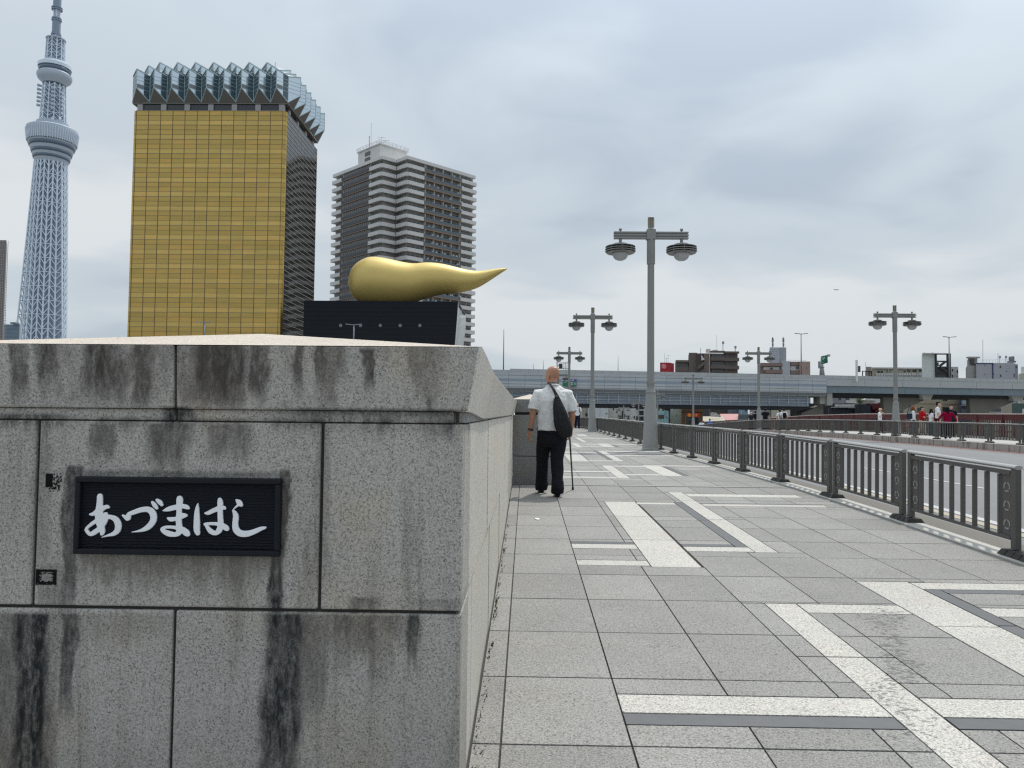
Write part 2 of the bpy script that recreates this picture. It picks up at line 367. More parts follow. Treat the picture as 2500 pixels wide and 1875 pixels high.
strip("edge_line", 6.02, 6.17, -.264, -5, 165, PAINT_W, 1.5); strip("edge_line_tan", 5.80, 5.95, -.264, -5, 165, PAINT_Y, 1.5)
for k in range(11): strip("lane_dash", 8.45, 8.55, -.264, 2 + k * 12, 7 + k * 12, PAINT_W, 1.0)
strip("road_edge_band", 17.55, 17.95, -.264, -5, 165, PAINT_R, 1.5)

# ------------------------------------------------------------------ near pavement: every slab a raised quad over a dark bed
strip("pavement_bed", -.22, lambda y: railx(y) - .16, -.012, -20, 165, GROUT, .5)
GX = [-.197, -.085, .415, .912, 1.403, 1.91, 2.405, 2.905, 3.40]
K = .989
W_ = [(.415, 1.55, 3.235, 3.435), (1.55, 1.755, 1.2, 3.966), (1.55, 1.755, 3.966, 4.965), (1.757, 2.405, 4.76, 4.962), (2.408, 2.785, 2.9, 4.522), (2.408, 2.785, 4.522, 5.595), (1.757, 2.408, 3.243, 3.447),
      (2.787, 3.9, 5.388, 5.58), (2.902, 3.9, 4.735, 4.93), (.993, 1.385, 5.965, 7.08), (.993, 1.385, 7.08, 8.45), (.993, 1.385, 8.45, 9.6), (1.387, 1.868, 9.39, 9.55), (1.985, 2.183, 6.573, 8.3), (1.985, 2.183, 8.3, 9.75), (1.985, 2.183, 9.75, 10.62),
      (.415, .991, 6.646, 6.85), (.415, .991, 6.0, 6.19), (1.403, 1.985, 6.59, 6.79), (2.185, 3.7, 10.18, 10.44), (2.185, 3.7, 9.31, 9.49), (1.525, 1.735, 12.5, 15.25), (.415, 1.523, 12.5, 12.76), (.415, 1.523, 13.6, 13.85),
      (2.36, 2.71, 13.05, 15.45), (1.737, 2.358, 14.98, 15.22), (1.737, 2.358, 13.1, 13.33), (2.712, 3.72, 15.2, 15.46), (1.97, 2.168, 16.65, 21.0), (.95, 1.39, 16.4, 20.25), (2.17, 3.72, 20.5, 21.0), (1.392, 1.968, 16.55, 16.85), (1.392, 1.86, 19.75, 20.1), (2.17, 3.72, 18.7, 19.05),
      (2.385, 2.76, 23.2, 25.6), (1.53, 1.74, 22.8, 25.6), (2.01, 2.17, 26.9, 31.1), (2.34, 2.76, 33.4, 35.4), (.415, 1.52, 23.4, 23.8), (.415, 1.52, 22.3, 22.7), (1.742, 2.38, 24.9, 25.3), (1.742, 2.38, 23.3, 23.7), (2.172, 3.72, 30.3, 30.8), (2.762, 3.72, 25.0, 25.5), (.95, 1.39, 27, 31), (1.53, 1.74, 33.2, 35.4)]
D_ = [(.415, 1.548, 3.12, 3.233), (1.757, 2.406, 3.13, 3.241), (2.787, 2.90, 2.9, 4.55), (2.787, 2.90, 4.55, 5.386), (2.902, 3.9, 5.286, 5.386), (1.872, 1.983, 6.79, 8.2), (1.872, 1.983, 8.2, 9.62), (.415, .991, 6.852, 6.96), (1.403, 1.87, 6.792, 6.90), (2.185, 3.7, 9.492, 9.56),
      (2.712, 2.82, 13.05, 15.2), (.415, 1.523, 13.5, 13.6), (1.86, 1.968, 16.85, 20.9), (2.17, 3.72, 20.0, 20.5), (2.762, 2.87, 23.2, 25.0), (2.0, 2.01, 27.2, 31)]
W_ = [(a, b, c * K, d * K) for a, b, c, d in W_]; D_ = [(a, b, c * K, d * K) for a, b, c, d in D_]
YR = [2.929 * K + .690 * K * k for k in range(-6, 13)]; YR = [y for y in YR if y < 11.0] + [11.12]
Y2 = [11.30 + .70 * k for k in range(0, 72)]
cells = []
for ys in (YR, Y2):
    for y0, y1 in zip(ys, ys[1:]):
        xs = GX + [railx((y0 + y1) / 2) - .17]
        for x0, x1 in zip(xs, xs[1:]): cells.append((x0, x1, y0, y1))
def subtract(r, c):
    a0, a1, b0, b1 = r; x0, x1, y0, y1 = c
    if x0 >= a1 - .004 or x1 <= a0 + .004 or y0 >= b1 - .004 or y1 <= b0 + .004: return [r]
    out = []
    if b0 < y0: out.append((a0, a1, b0, y0))
    if y1 < b1: out.append((a0, a1, y1, b1))
    m0, m1 = max(b0, y0), min(b1, y1)
    if a0 < x0: out.append((a0, x0, m0, m1))
    if x1 < a1: out.append((x1, a1, m0, m1))
    return out
for c in W_ + D_:
    nx = []
    for r in cells: nx += subtract(r, c)
    cells = nx
pv = MB(); J = .0042
def slab(r):
    x0, x1, y0, y1 = r; xm = railx((y0 + y1) / 2) - .17; x1 = min(x1, xm)
    if x1 - x0 < .02 or y1 - y0 < .02: return
    x0 += J; x1 -= J; y0 += J * 1.35; y1 -= J * 1.35; d = rnd.uniform(-.0006, .0006)
    z0, z1 = gz(y0) + d, gz(y1) + d
    pv.add([(x0, y0, z0), (x1, y0, z0), (x1, y1, z1), (x0, y1, z1), (x0, y0, z0 - .011), (x1, y0, z0 - .011), (x1, y1, z1 - .011), (x0, y1, z1 - .011)], [(0, 1, 2, 3), (0, 4, 5, 1), (1, 5, 6, 2), (2, 6, 7, 3), (3, 7, 4, 0)])
for r in cells:
    if r[1] - r[0] > .0 and r[3] - r[2] > .0: slab(r)
pv.cur = 1
for r in W_: slab(r)
pv.cur = 2
for r in D_: slab(r)
P_GREY = granite("paving_grey", (.325, .320, .305), (.140, .137, .131), 150, None, .22, .75, .10, spots=1.25, warm=.25, trail=True)
P_WHITE = granite("paving_white", (.565, .545, .505), (.25, .243, .228), 130, None, .16, .75, .05, spots=1.0, warm=.4, trail=True)
P_DARK = mat("paving_dark", (.085, .088, .092), .65, var=.25, scale=14, isl=.08)
tag(pv.build("pavement", [P_GREY, P_WHITE, P_DARK]), kind='structure')
ej = MB()
ej.box(.40, railx(11.2) - .17, 11.125, 11.165, gz(11.15) - .01, gz(11.15) + .002)
ej.cur = 1; ej.box(.40, railx(11.2) - .17, 11.165, 11.285, gz(11.2) - .012, gz(11.2) + .001)
tag(ej.build("expansion_joint", [mat("joint_gap", (.02, .02, .02), .9), mat("joint_steel", (.30, .30, .29), .55, .3, var=.2, scale=12)]), kind='structure')

# ------------------------------------------------------------------ granite pylon with the bridge's name
YB = 11.28; XL = -1.95
pyl = thing("granite_pylon", "long granite bridge pylon with dark rain streaks, carrying the black name plaque", "pylon", (-.8, YF + .3, gz(YF)))
def skew(b, k=.0042):
    b.v = [(x, y, z + k * (y - YF)) for x, y, z in b.v]; return b
core = MB(); core.box(XL + .03, WX - .0165, YF + .012, YB - .02, -1.7, .16); skew(core).build("core", MORTAR, pyl, world=True)
def blockmesh(x0, x1, y0, y1, z0, z1, m, bev=.006, name="granite_block"):
    b = MB(); b.box(x0, x1, y0, y1, z0, z1); return skew(b).build(name, m, pyl, bevel=bev, world=True)
ZJ = at(1128, 1497, YF).z; ZT = at(1137, 1037, YF).z; JW = .005
xj = [XL, at(86, 1260, YF).x, at(783, 1260, YF).x, WX]
for a, c in zip(xj, xj[1:]): blockmesh(a + JW, c - (JW if c != WX else 0), YF, YF + .30, ZJ + JW, ZT, G_FRONT)
xj = [XL, at(421, 1680, YF).x, WX]
for a, c in zip(xj, xj[1:]): blockmesh(a + JW * .8, c - (JW if c != WX else 0), YF, YF + .30, -1.6, ZJ - JW, G_FRONT)
yj = [YF + .304, 3.11, 3.90, 4.70, 5.50, 6.30, 7.10, 7.90, 8.70, 9.50, 10.35, YB]
for a, c in zip(yj, yj[1:]): blockmesh(WX - .25, WX + rnd.uniform(-.003, .004), a + JW * 1.3, c - JW * 1.3, ZJ + JW * 1.4, ZT, G_SIDE, .006)
yj = [YF + .304, 2.92, 3.52, 4.30, 5.10, 5.90, 6.70, 7.50, 8.30, 9.10, 9.9, 10.6, YB]
for a, c in zip(yj, yj[1:]): blockmesh(WX - .25, WX - .006 + rnd.uniform(-.004, .002), a + JW * 1.3, c - JW * 1.3, -1.6, ZJ - JW * 1.4, G_SIDE, .002)
blockmesh(XL, XL + .25, YF + .31, YB, -1.6, ZT, G_GREY, .004); blockmesh(XL + .26, WX - .26, YB - .2, YB, -1.6, ZT, G_GREY, .004)
# recessed neck under the coping
xc = at(430, 1010, YF).x
for a, c in ((XL + .02, xc - .003), (xc + .003, WX - .03)):
    blockmesh(a, c, YF + .004, YF + .3, ZT + .004, .0115, G_FRONT, .004, "neck_band")
nb = MB(); nb.prism([(WX - .028, YF + .006), (WX + .004, YF + .12), (WX + .004, YB - .02), (WX - .3, YB - .02), (WX - .3, YF + .31), (WX - .028, YF + .31)], ZT + .004, .0105); skew(nb).build("neck_band", G_GREY, pyl, bevel=.003, world=True)
# coping: front stones, then side stones flaring outwards, upturned at the corner
def coping(x0, x1, m):
    b = MB(); z0, z1 = .012, .213; xa, xb = x0, x1
    e = 0 if x1 < -.5 else .035
    b.hexa([(x0, YF - .010, z0), (x1, YF - .010, z0 + .001), (x1, YF + .32, z0), (x0, YF + .32, z0)], [(x0, YF - .022, z1), (x1 + e, YF - .022, z1 + .002), (x1 + e, YF + .32, z1), (x0, YF + .32, z1)])
    return b.build("coping_stone", m, pyl, bevel=.006, world=True)
coping(XL - .04, xc - .004, G_FRONT); coping(xc + .004, -.184, G_FRONT)
yc = [YF - .0, 3.3, 3.92, 4.72, 5.5, 6.3, 7.1, 7.9, 8.7, 9.5, 10.35, YB]
def cz(y):
    t = max(0.0, min(1.0, (3.4 - y) / 1.05)); t = t * t * (3 - 2 * t); return -.018 + .03 * t, .180 + .034 * t
for a, c in zip(yc, yc[1:]):
    b = MB(); rs = []; n = 5
    for i in range(n + 1):
        y = a + .003 + (c - a - .006) * i / n; z0, z1 = cz(y)
        rs.append([(-.55, y, z0), (-.183, y, z0), (-.140, y, z1), (-.55, y, z1)])
    rs[0] = [(p[0], p[1] - (.02 if a < YF + .1 else 0), p[2]) for p in rs[0]]
    if a < YF + .1:
        rs[0] = [(-.183, YF - .008, rs[0][0][2]), (-.1825, YF - .008, rs[0][1][2]), (-.140, YF - .020, rs[0][2][2] + .002), (-.150, YF - .020, rs[0][3][2] + .002)]
    b.rings(rs); skew(b).build("coping_stone", G_SIDE, pyl, bevel=.004, world=True)
# hipped cap
A1 = at(640, 815, YF + .62); A2 = Vector((A1.x, YB - .6, A1.z + .03))
e0 = (XL - .05, YF - .021, .2135); e1 = (-.148, YF - .021, .2155); e2 = (-.148, 3.4, .181 + .0045); e3 = (-.148, YB, .181 + .037); e4 = (XL - .05, YB, .2135 + .037)
cp = MB(); cp.add([e0, e1, e2, e3, e4, A1, A2, (A1.x, 3.4, A1.z + .005)], [(0, 1, 5), (1, 2, 7, 5), (2, 3, 6, 7), (3, 4, 6), (4, 0, 5, 7, 6)])
cp.v += []; cp.build("cap_stone", G_CAP, pyl, world=True)

# name plaque
PZ0, PZ1 = at(430, 1356, YF - .02), at(430, 1166, YF - .02); PXa, PXb = at(181, 1260, YF - .02).x, at(684, 1260, YF - .02).x
pl = thing("name_plaque", "black cast plaque with white brush lettering fixed to the stained pylon front", "plaque", ((PXa + PXb) / 2, YF, PZ0.z))
def plaque_mat():
    b = NB("plaque_black"); P = b.pos; w = b.n('ShaderNodeTexWave'); mp = b.n('ShaderNodeMapping'); mp.inputs['Scale'].default_value = (.22, 1, 1); b.l(P, mp.inputs[0]); b.l(mp.outputs[0], w.inputs[0])
    w.bands_direction = 'Z'; w.inputs['Scale'].default_value = 34; w.inputs['Distortion'].default_value = 3.2; w.inputs['Detail'].default_value = 2; w.inputs['Detail Scale'].default_value = 9
    b.col((.006, .008, .013)); b.set(.5, 0, .15); b.bump(w.outputs['Fac'], .7, .004); return b.m
PLK = plaque_mat(); PFR = mat("plaque_frame", (.008, .010, .015), .45, 0, .2, var=.2, scale=30)
b = MB(); b.box(PXa + .018, PXb - .018, YF - .012, YF - .0005, PZ0.z + .018, PZ1.z - .018); b.build("panel", PLK, pl, world=True)
b = MB(); t = .018
for q in ((PXa, PXb, PZ0.z, PZ0.z + t), (PXa, PXb, PZ1.z - t, PZ1.z), (PXa, PXa + t, PZ0.z + t, PZ1.z - t), (PXb - t, PXb, PZ0.z + t, PZ1.z - t)): b.box(q[0], q[1], YF - .024, YF - .0005, q[2], q[3])
b.build("frame", PFR, pl, bevel=.004, world=True)
LETTER = mat("letter_white", (.80, .82, .85), .6, var=.08, scale=60)
CH = {'a': [[(205, 442, 22), (240, 437, 40), (290, 405, 55), (340, 378, 48), (372, 366, 40), (393, 372, 22)], [(303, 258, 56), (303, 300, 60), (299, 360, 66), (296, 420, 80), (297, 500, 80), (315, 570, 70), (328, 620, 52), (322, 645, 30)],
            [(362, 440, 40), (362, 500, 44), (318, 570, 46), (250, 625, 52), (205, 645, 38), (170, 612, 34), (165, 590, 28), (205, 552, 34), (270, 508, 42), (350, 472, 44), (420, 472, 44), (468, 500, 58), (490, 550, 66), (482, 605, 60), (445, 640, 44), (395, 655, 26), (325, 676, 8)]],
      'tsu': [[(535, 452, 16), (575, 478, 46), (590, 475, 60), (600, 440, 40), (640, 425, 46), (720, 398, 52), (790, 392, 56), (835, 420, 66), (852, 475, 66), (835, 530, 62), (785, 580, 54), (720, 608, 30), (632, 624, 6)], [(838, 318, 26), (862, 350, 42), (885, 380, 28)], [(885, 296, 28), (915, 320, 44), (935, 346, 30)]],
      'ma': [[(948, 406, 10), (1000, 390, 46), (1070, 372, 52), (1140, 360, 44), (1185, 368, 44), (1210, 382, 20)], [(998, 482, 22), (1030, 494, 44), (1090, 484, 40), (1145, 458, 56), (1185, 455, 26)], [(1115, 278, 52), (1117, 300, 66), (1112, 400, 54), (1108, 500, 58), (1112, 570, 62), (1115, 615, 66), (1080, 648, 46), (1010, 640, 56), (955, 615, 44), (935, 590, 26), (975, 574, 30), (1060, 576, 34), (1140, 596, 52), (1185, 632, 64), (1205, 650, 36)]],
      'ha': [[(1302, 334, 8), (1296, 380, 36), (1292, 450, 54), (1292, 530, 62), (1292, 600, 62), (1302, 636, 46)], [(1375, 430, 14), (1410, 428, 40), (1470, 400, 46), (1530, 380, 52), (1570, 376, 34), (1580, 388, 18)], [(1525, 290, 36), (1530, 320, 56), (1530, 400, 52), (1532, 480, 54), (1535, 550, 58), (1520, 605, 60), (1480, 635, 44), (1430, 612, 48), (1390, 560, 30), (1372, 540, 20), (1420, 538, 30), (1490, 540, 34), (1550, 556, 48), (1590, 582, 54), (1604, 596, 34)]],
      'shi': [[(1692, 294, 12), (1720, 318, 50), (1738, 340, 46), (1752, 356, 18)], [(1725, 340, 30), (1690, 368, 18), (1660, 402, 12), (1678, 425, 40), (1690, 470, 56), (1684, 540, 58), (1694, 600, 66), (1740, 638, 64), (1810, 640, 60), (1880, 618, 52), (1940, 592, 42), (1985, 580, 26), (1996, 576, 14)]]}
def spline(p, n=6):
    out = []
    for i in range(len(p) - 1):
        a, b_, c, d = p[max(i - 1, 0)], p[i], p[i + 1], p[min(i + 2, len(p) - 1)]
        for k in range(n):
            t_ = k / n; out.append(tuple(.5 * (2 * b_[j] + (c[j] - a[j]) * t_ + (2 * a[j] - 5 * b_[j] + 4 * c[j] - d[j]) * t_ ** 2 + (3 * b_[j] - a[j] - 3 * c[j] + d[j]) * t_ ** 3) for j in range(len(b_))))
    out.append(p[-1]); return out
PS = 4.1736
for key, strokes in CH.items():
    b = MB()
    for s_ in strokes:
        for (x, y, w) in spline(s_):
            p = at(170 + x / PS, 1150 + y / PS, YF - .018); r = max(.0015, w / PS / F * YF / 2)
            b.prism([(p.x + r * math.cos(k * math.pi / 6), p.z + r * math.sin(k * math.pi / 6)) for k in range(12)], -.004, .004)
        pts = spline(s_)
        for q0, q1 in zip(pts, pts[1:]):
            A = at(170 + q0[0] / PS, 1150 + q0[1] / PS, YF - .018); B = at(170 + q1[0] / PS, 1150 + q1[1] / PS, YF - .018)
            d = Vector((B.x - A.x, 0, B.z - A.z)); 
            if d.length < 1e-5: continue
            d.normalize(); nrm = (-d.z, d.x); ra, rb = max(.0012, q0[2] / PS / F * YF / 2), max(.0012, q1[2] / PS / F * YF / 2)
            b.prism([(A.x + nrm[0] * ra, A.z + nrm[1] * ra), (A.x - nrm[0] * ra, A.z - nrm[1] * ra), (B.x - nrm[0] * rb, B.z - nrm[1] * rb), (B.x + nrm[0] * rb, B.z + nrm[1] * rb)], -.004, .004)
    b.v = [(x, YF - .0135 - z, y) for x, y, z in b.v]
    o = b.build("lettering", LETTER, pl, world=True); remesh(o, .0011, 1)
# two worn black sticker remnants left of the plaque
def remnant(px0, py0, px1, py1, seed, label, holes):
    r = random.Random(seed); A = at(px0, py0, YF - .001); B = at(px1, py1, YF - .001); b = MB(); n = 26
    dx, dz = (B.x - A.x) / n, (B.z - A.z) / n
    from mathutils import noise as mn
    for i in range(n):
        for j in range(n):
            u, v = i / n, j / n
            f = mn.noise(Vector((u * 9, v * 9, seed))) + .6 * mn.noise(Vector((u * 22, v * 22, seed + 5))) 
            if f < holes(u, v): b.box(A.x + dx * i, A.x + dx * (i + 1), YF - .0016, YF - .0002, A.z + dz * (j + 1), A.z + dz * j)
    o = b.build("sticker_remnant", mat("sticker_black", (.006, .006, .007), .7, 0, .1), world=False); tag(o, label, "sticker", "worn stickers on the pylon"); return o
remnant(112, 1156, 149, 1204, 3, "worn black sticker scrap peeling at its right side, left of the plaque's upper corner", lambda u, v: (.9 if u < .42 and v < .68 else (-.12 if v < .8 else -.45)))
remnant(88, 1390, 137, 1428, 8, "black sticker scrap scraped to a broken ring, below and left of the plaque", lambda u, v: (.55 if (u < .16 or u > .84 or v > .8 or v < .14) else (-.75 if .25 < u < .75 and .25 < v < .7 else .0)))

# second, shorter stone post where the side wall ends
P2 = 11.30; PX1 = .42
post = thing("granite_post", "short grey granite parapet post with a pale pitched cap, beside the walking man", "pylon", (.1, P2 + .4, gz(P2)))
zz = lambda py: at(1290, py, P2).z
for a, c in ((zz(1185) - .1, zz(1114) - .004), (zz(1114) + .004, zz(1013.5))):
    b = MB(); b.box(-.198, PX1, P2, P2 + .9, a, c); b.build("granite_block", G_GREY, post, bevel=.008, world=True)
b = MB(); b.box(-.17, PX1 - .03, P2 + .03, P2 + .87, zz(1013.5) + .002, zz(1006.5)); b.build("neck_band", MORTAR, post, world=True)
b = MB(); b.hexa([(-.21, P2 - .02, zz(1006.5)), (PX1 + .01, P2 - .02, zz(1006.5)), (PX1 + .01, P2 + .92, zz(1006.5)), (-.21, P2 + .92, zz(1006.5))], [(-.23, P2 - .05, zz(975)), (PX1 + .03, P2 - .05, zz(975)), (PX1 + .03, P2 + .95, zz(975)), (-.23, P2 + .95, zz(975))]); b.build("coping_stone", G_GREY, post, bevel=.006, world=True)
zc_ = zz(975) + .001; b = MB(); b.add([(-.225, P2 - .045, zc_), (PX1 + .025, P2 - .045, zc_), (PX1 + .025, P2 + .945, zc_), (-.225, P2 + .945, zc_), (.06, P2 + .3, zc_ + .085), (.06, P2 + .6, zc_ + .085)], [(0, 1, 4), (1, 2, 5, 4), (2, 3, 5), (3, 0, 4, 5)]); b.build("cap_stone", G_CAP, post, world=True)

# weeds and grit at the foot of the wall
def weeds():
    b = MB(); r = random.Random(5)
    for y, n in ((2.75, 10), (3.0, 8), (3.4, 10), (3.9, 12), (4.6, 26), (4.85, 22), (5.3, 14), (5.8, 14), (6.4, 22), (7.0, 16), (7.6, 10)):
        for k in range(n):
            y0 = y + r.gauss(0, .1); x0 = WX + .008 + abs(r.gauss(0, .012)); z0 = gz(y0) - .004; h = r.uniform(.008, .035); a = r.uniform(0, 6.28)
            dx, dy = math.cos(a) * .005, math.sin(a) * .005; lx, ly = r.uniform(-.002, .02), r.uniform(-.015, .015)
            b.add([(x0 - dx, y0 - dy, z0), (x0 + dx, y0 + dy, z0), (x0 + lx + dx * .3, y0 + ly, z0 + h)], [(0, 1, 2)])
    return b
tag(weeds().build("weeds", mat("weed", (.085, .095, .045), .8, var=.4, scale=40, isl=.4)), "tiny weeds in the joint at the foot of the pylon", kind='stuff')
def grit():
    b = MB(); r = random.Random(9)
    for k in range(110):
        y0 = 2.2 + 6 * r.random() ** 1.3; x0 = WX + .01 + abs(r.gauss(0, .014)); s_ = r.uniform(.0015, .0045); z0 = gz(y0)
        b.ball((x0, y0, z0 + s_ * .4), s_, 5, 4, (1, r.uniform(.7, 1.5), .7))
    return b
tag(grit().build("grit", mat("grit", (.13, .12, .10), .9, var=.3, scale=50, isl=.5)), "loose grit along the wall's foot", kind='stuff')
def litter(px, py, s_, label, seed):
    r = random.Random(seed); y = 8
    for _ in range(30):
        d = ray(px, py); t_ = gz(y) / d.z; y = d.y * t_
    p = d * t_; b = MB(); n = 7
    ring = [(p.x + s_ * r.uniform(.6, 1.2) * math.cos(6.28 * k / n), p.y + s_ * r.uniform(.7, 1.3) * math.sin(6.28 * k / n)) for k in range(n)]
    vs = [(x, y_, gz(y_) + r.uniform(.002, .012)) for x, y_ in ring]; vs += [(x, y_, z + .003) for x, y_, z in vs]
    b.add(vs, [tuple(range(n)), tuple(range(n, 2 * n))] + [(k, (k + 1) % n, n + (k + 1) % n, n + k) for k in range(n)])
    tag(b.build("paper_scrap", mat("paper", (.75, .74, .72), .8)), label, "litter", "white paper scraps on the pavement")
litter(1321, 1207, .028, "crumpled white paper scrap lying beside the walking man's left shoe", 2)
litter(1313, 1269, .030, "flattened white paper scrap on the slabs nearer than the walking man", 4)

# ------------------------------------------------------------------ street lamps
LPAINT = mat("lamp_paint", (.23, .232, .222), .45, .1, .5, var=.1, scale=2.5)
LDARK = mat("lamp_louvre", (.035, .035, .035), .6)
GLOBE = mat("lamp_globe", (.42, .43, .44), .25, 0, .5, var=.05)
AMBER = mat("lamp_amber", (.22, .17, .09), .35, 0, .5, var=.2, scale=12)
BASEM = mat("lamp_base_paint", (.27, .278, .265), .5, .1, .5, var=.14, scale=3, streak=True)
def make_lamp():
    t = thing("street_lamp", "x", "street lamp")
    b = MB(); b.lathe([(.245, 0), (.245, .035), (.232, .05), (.205, .6), (.165, 1.2), (.138, 1.60)], 28); smooth_angle(b.build("base", BASEM, t), 35)
    b = MB(); b.lathe([(.142, 1.60), (.145, 1.66), (.128, 1.69), (.104, 1.76), (.104, 1.82), (.118, 1.89), (.128, 1.915), (.126, 1.945), (.103, 1.955), (.100, 3.5), (.096, 5.38)], 24); smooth_angle(b.build("pole", LPAINT, t), 30)
    b = MB()
    pr = []
    for k in range(24): a = 2 * math.pi * k / 24; r = .118 if k % 2 else .102; pr.append((r * math.cos(a), r * math.sin(a)))
    b.prism(pr, 5.34, 6.06); b.build("sleeve", LPAINT, t)
    b = MB(); b.box(-.128, .128, -.11, .11, 6.05, 6.345); b.lathe([(.13, 6.345), (.09, 6.39), (.075, 6.42)], 16); b.build("cross_head", LPAINT, t, bevel=.012)
    b = MB(); b.lathe([(.092, 6.42), (.092, 6.45), (.084, 6.455)], 16); b.lathe([(.092, 6.66), (.092, 6.70), (.05, 6.725)], 16)
    for k in range(6): a = math.pi * k / 3; b.bar((.086 * math.cos(a), .086 * math.sin(a), 6.45), (.086 * math.cos(a), .086 * math.sin(a), 6.67), .014)
    ln = b.build("top_lantern", LPAINT, t); b = MB(); b.lathe([(.076, 6.452), (.076, 6.664)], 16); b.build("lantern_glass", AMBER, ln, smooth=False)
    for s in (-1, 1):
        b = MB()
        for z, e in ((6.075, 1.07), (6.155, 1.075), (6.235, 1.07)):
            x0, x1 = sorted((s * .12, s * e)); b.box(x0, x1, -.075, .075, z, z + .045)
        x0, x1 = sorted((s * .12, s * 1.02)); b.box(x0, x1, -.045, .045, 6.08, 6.275)
        arm = b.build("arm", LPAINT, t, bevel=.006)
        b = MB(); b.lathe([(.022, 6.28), (.022, 6.31), (.045, 6.325), (.05, 6.35), (.035, 6.385), (.012, 6.395)], 12, (s * .88, 0)); b.build("finial", LPAINT, arm, smooth=True)
        h = MB(); c = (s * .88, 0)
        h.lathe([(.05, 6.08), (.04, 5.99), (.06, 5.965), (.20, 5.93), (.205, 5.905), (.14, 5.885), (.30, 5.865), (.425, 5.85), (.432, 5.835), (.30, 5.83)], 32, c)
        for z in (5.775, 5.715): h.lathe([(.30, z - .012), (.437, z - .012), (.437, z + .006), (.30, z + .012)], 32, c)
        h.lathe([(.235, 5.655), (.40, 5.662), (.405, 5.675), (.30, 5.69), (.235, 5.69)], 32, c)
        for k in range(8): a = math.pi * k / 4; h.bar((c[0] + .40 * math.cos(a), .40 * math.sin(a), 5.66), (c[0] + .40 * math.cos(a), .40 * math.sin(a), 5.84), .016)
        hd = smooth_angle(h.build("lamp_head", LPAINT, t), 35)
        h = MB(); h.lathe([(.33, 5.672), (.33, 5.835)], 24, c); h.build("louvre", LDARK, hd, smooth=True)
        h = MB(); h.lathe([(.232, 5.68), (.228, 5.62), (.205, 5.55), (.16, 5.49), (.09, 5.452), (.02, 5.44)], 24, c); h.build("globe", GLOBE, hd, smooth=True)
    return t
lamp0 = make_lamp(); first = [True]
def put_lamp(x, y, label, s=1.0, z=None, rz=0):
    o = lamp0 if first[0] else copy_tree(lamp0); first[0] = False
    o.location = (x, y, gz(y) if z is None else z); o.rotation_euler.z = rz; o.scale = (s, s, s)
    tag(o, label, "street lamp", "twin-armed street lamps along the bridge"); return o
put_lamp(3.56, 21.4, "tallest and nearest twin-armed grey street lamp, its cone base by the pavement railing")
put_lamp(3.56, 40.2, "grey twin-armed street lamp behind and left of the nearest one, beyond the walking man")
put_lamp(3.55, 61.8, "twin-armed street lamp rising just right of the walking man's bald head")
put_lamp(3.5, 82, "twin-armed street lamp mostly hidden behind the walking man's head")
put_lamp(18.95, 38.6, "largest street lamp on the far pavement, among the walkers at the red parapet")
put_lamp(18.85, 60.8, "second street lamp along the far pavement, by walkers with backpacks")
put_lamp(18.85, 84.5, "third far-pavement street lamp, standing before the brown shop")
put_lamp(18.8, 107, "street lamp half hidden behind the nearest lamp's base, one head showing")
put_lamp(18.8, 125, "small distant street lamp before the pale flats, left of the nearest lamp's base")
put_lamp(18.8, 144, "smallest, most distant street lamp, low in front of white buildings under the viaduct")

# ------------------------------------------------------------------ grey railings
RAIL = mat("rail_paint", (.105, .101, .095), .5, .1, .25, var=.14, scale=6)
RTOP = mat("rail_top_sheen_dust", (.34, .34, .33), .35, .35, .6, var=.1, scale=6)  # lighter than the other rails: painted-in sheen along with settled dust
BLK = mat("base_block", (.052, .051, .049), .85, 0, .2, var=.35, scale=14)
SLOT = mat("roundel", (.30, .30, .29), .5, .1)
BL = 1.9
def ring(b, x, y, z, r):
    n = 14; rs = []
    for k in range(n):
        a0, a1 = 2 * math.pi * k / n, 2 * math.pi * (k + .96) / n
        if k in (3, 8, 12): continue
        q = []
        for a, rr in ((a0, r * .68), (a0, r), (a1, r), (a1, r * .68)): q.append((y + rr * math.cos(a), z + rr * math.sin(a)))
        b.add([(x - .011, p[0], p[1]) for p in q] + [(x + .011, p[0], p[1]) for p in q], [(0, 1, 2, 3), (7, 6, 5, 4), (0, 4, 5, 1), (1, 5, 6, 2), (2, 6, 7, 3), (3, 7, 4, 0)])
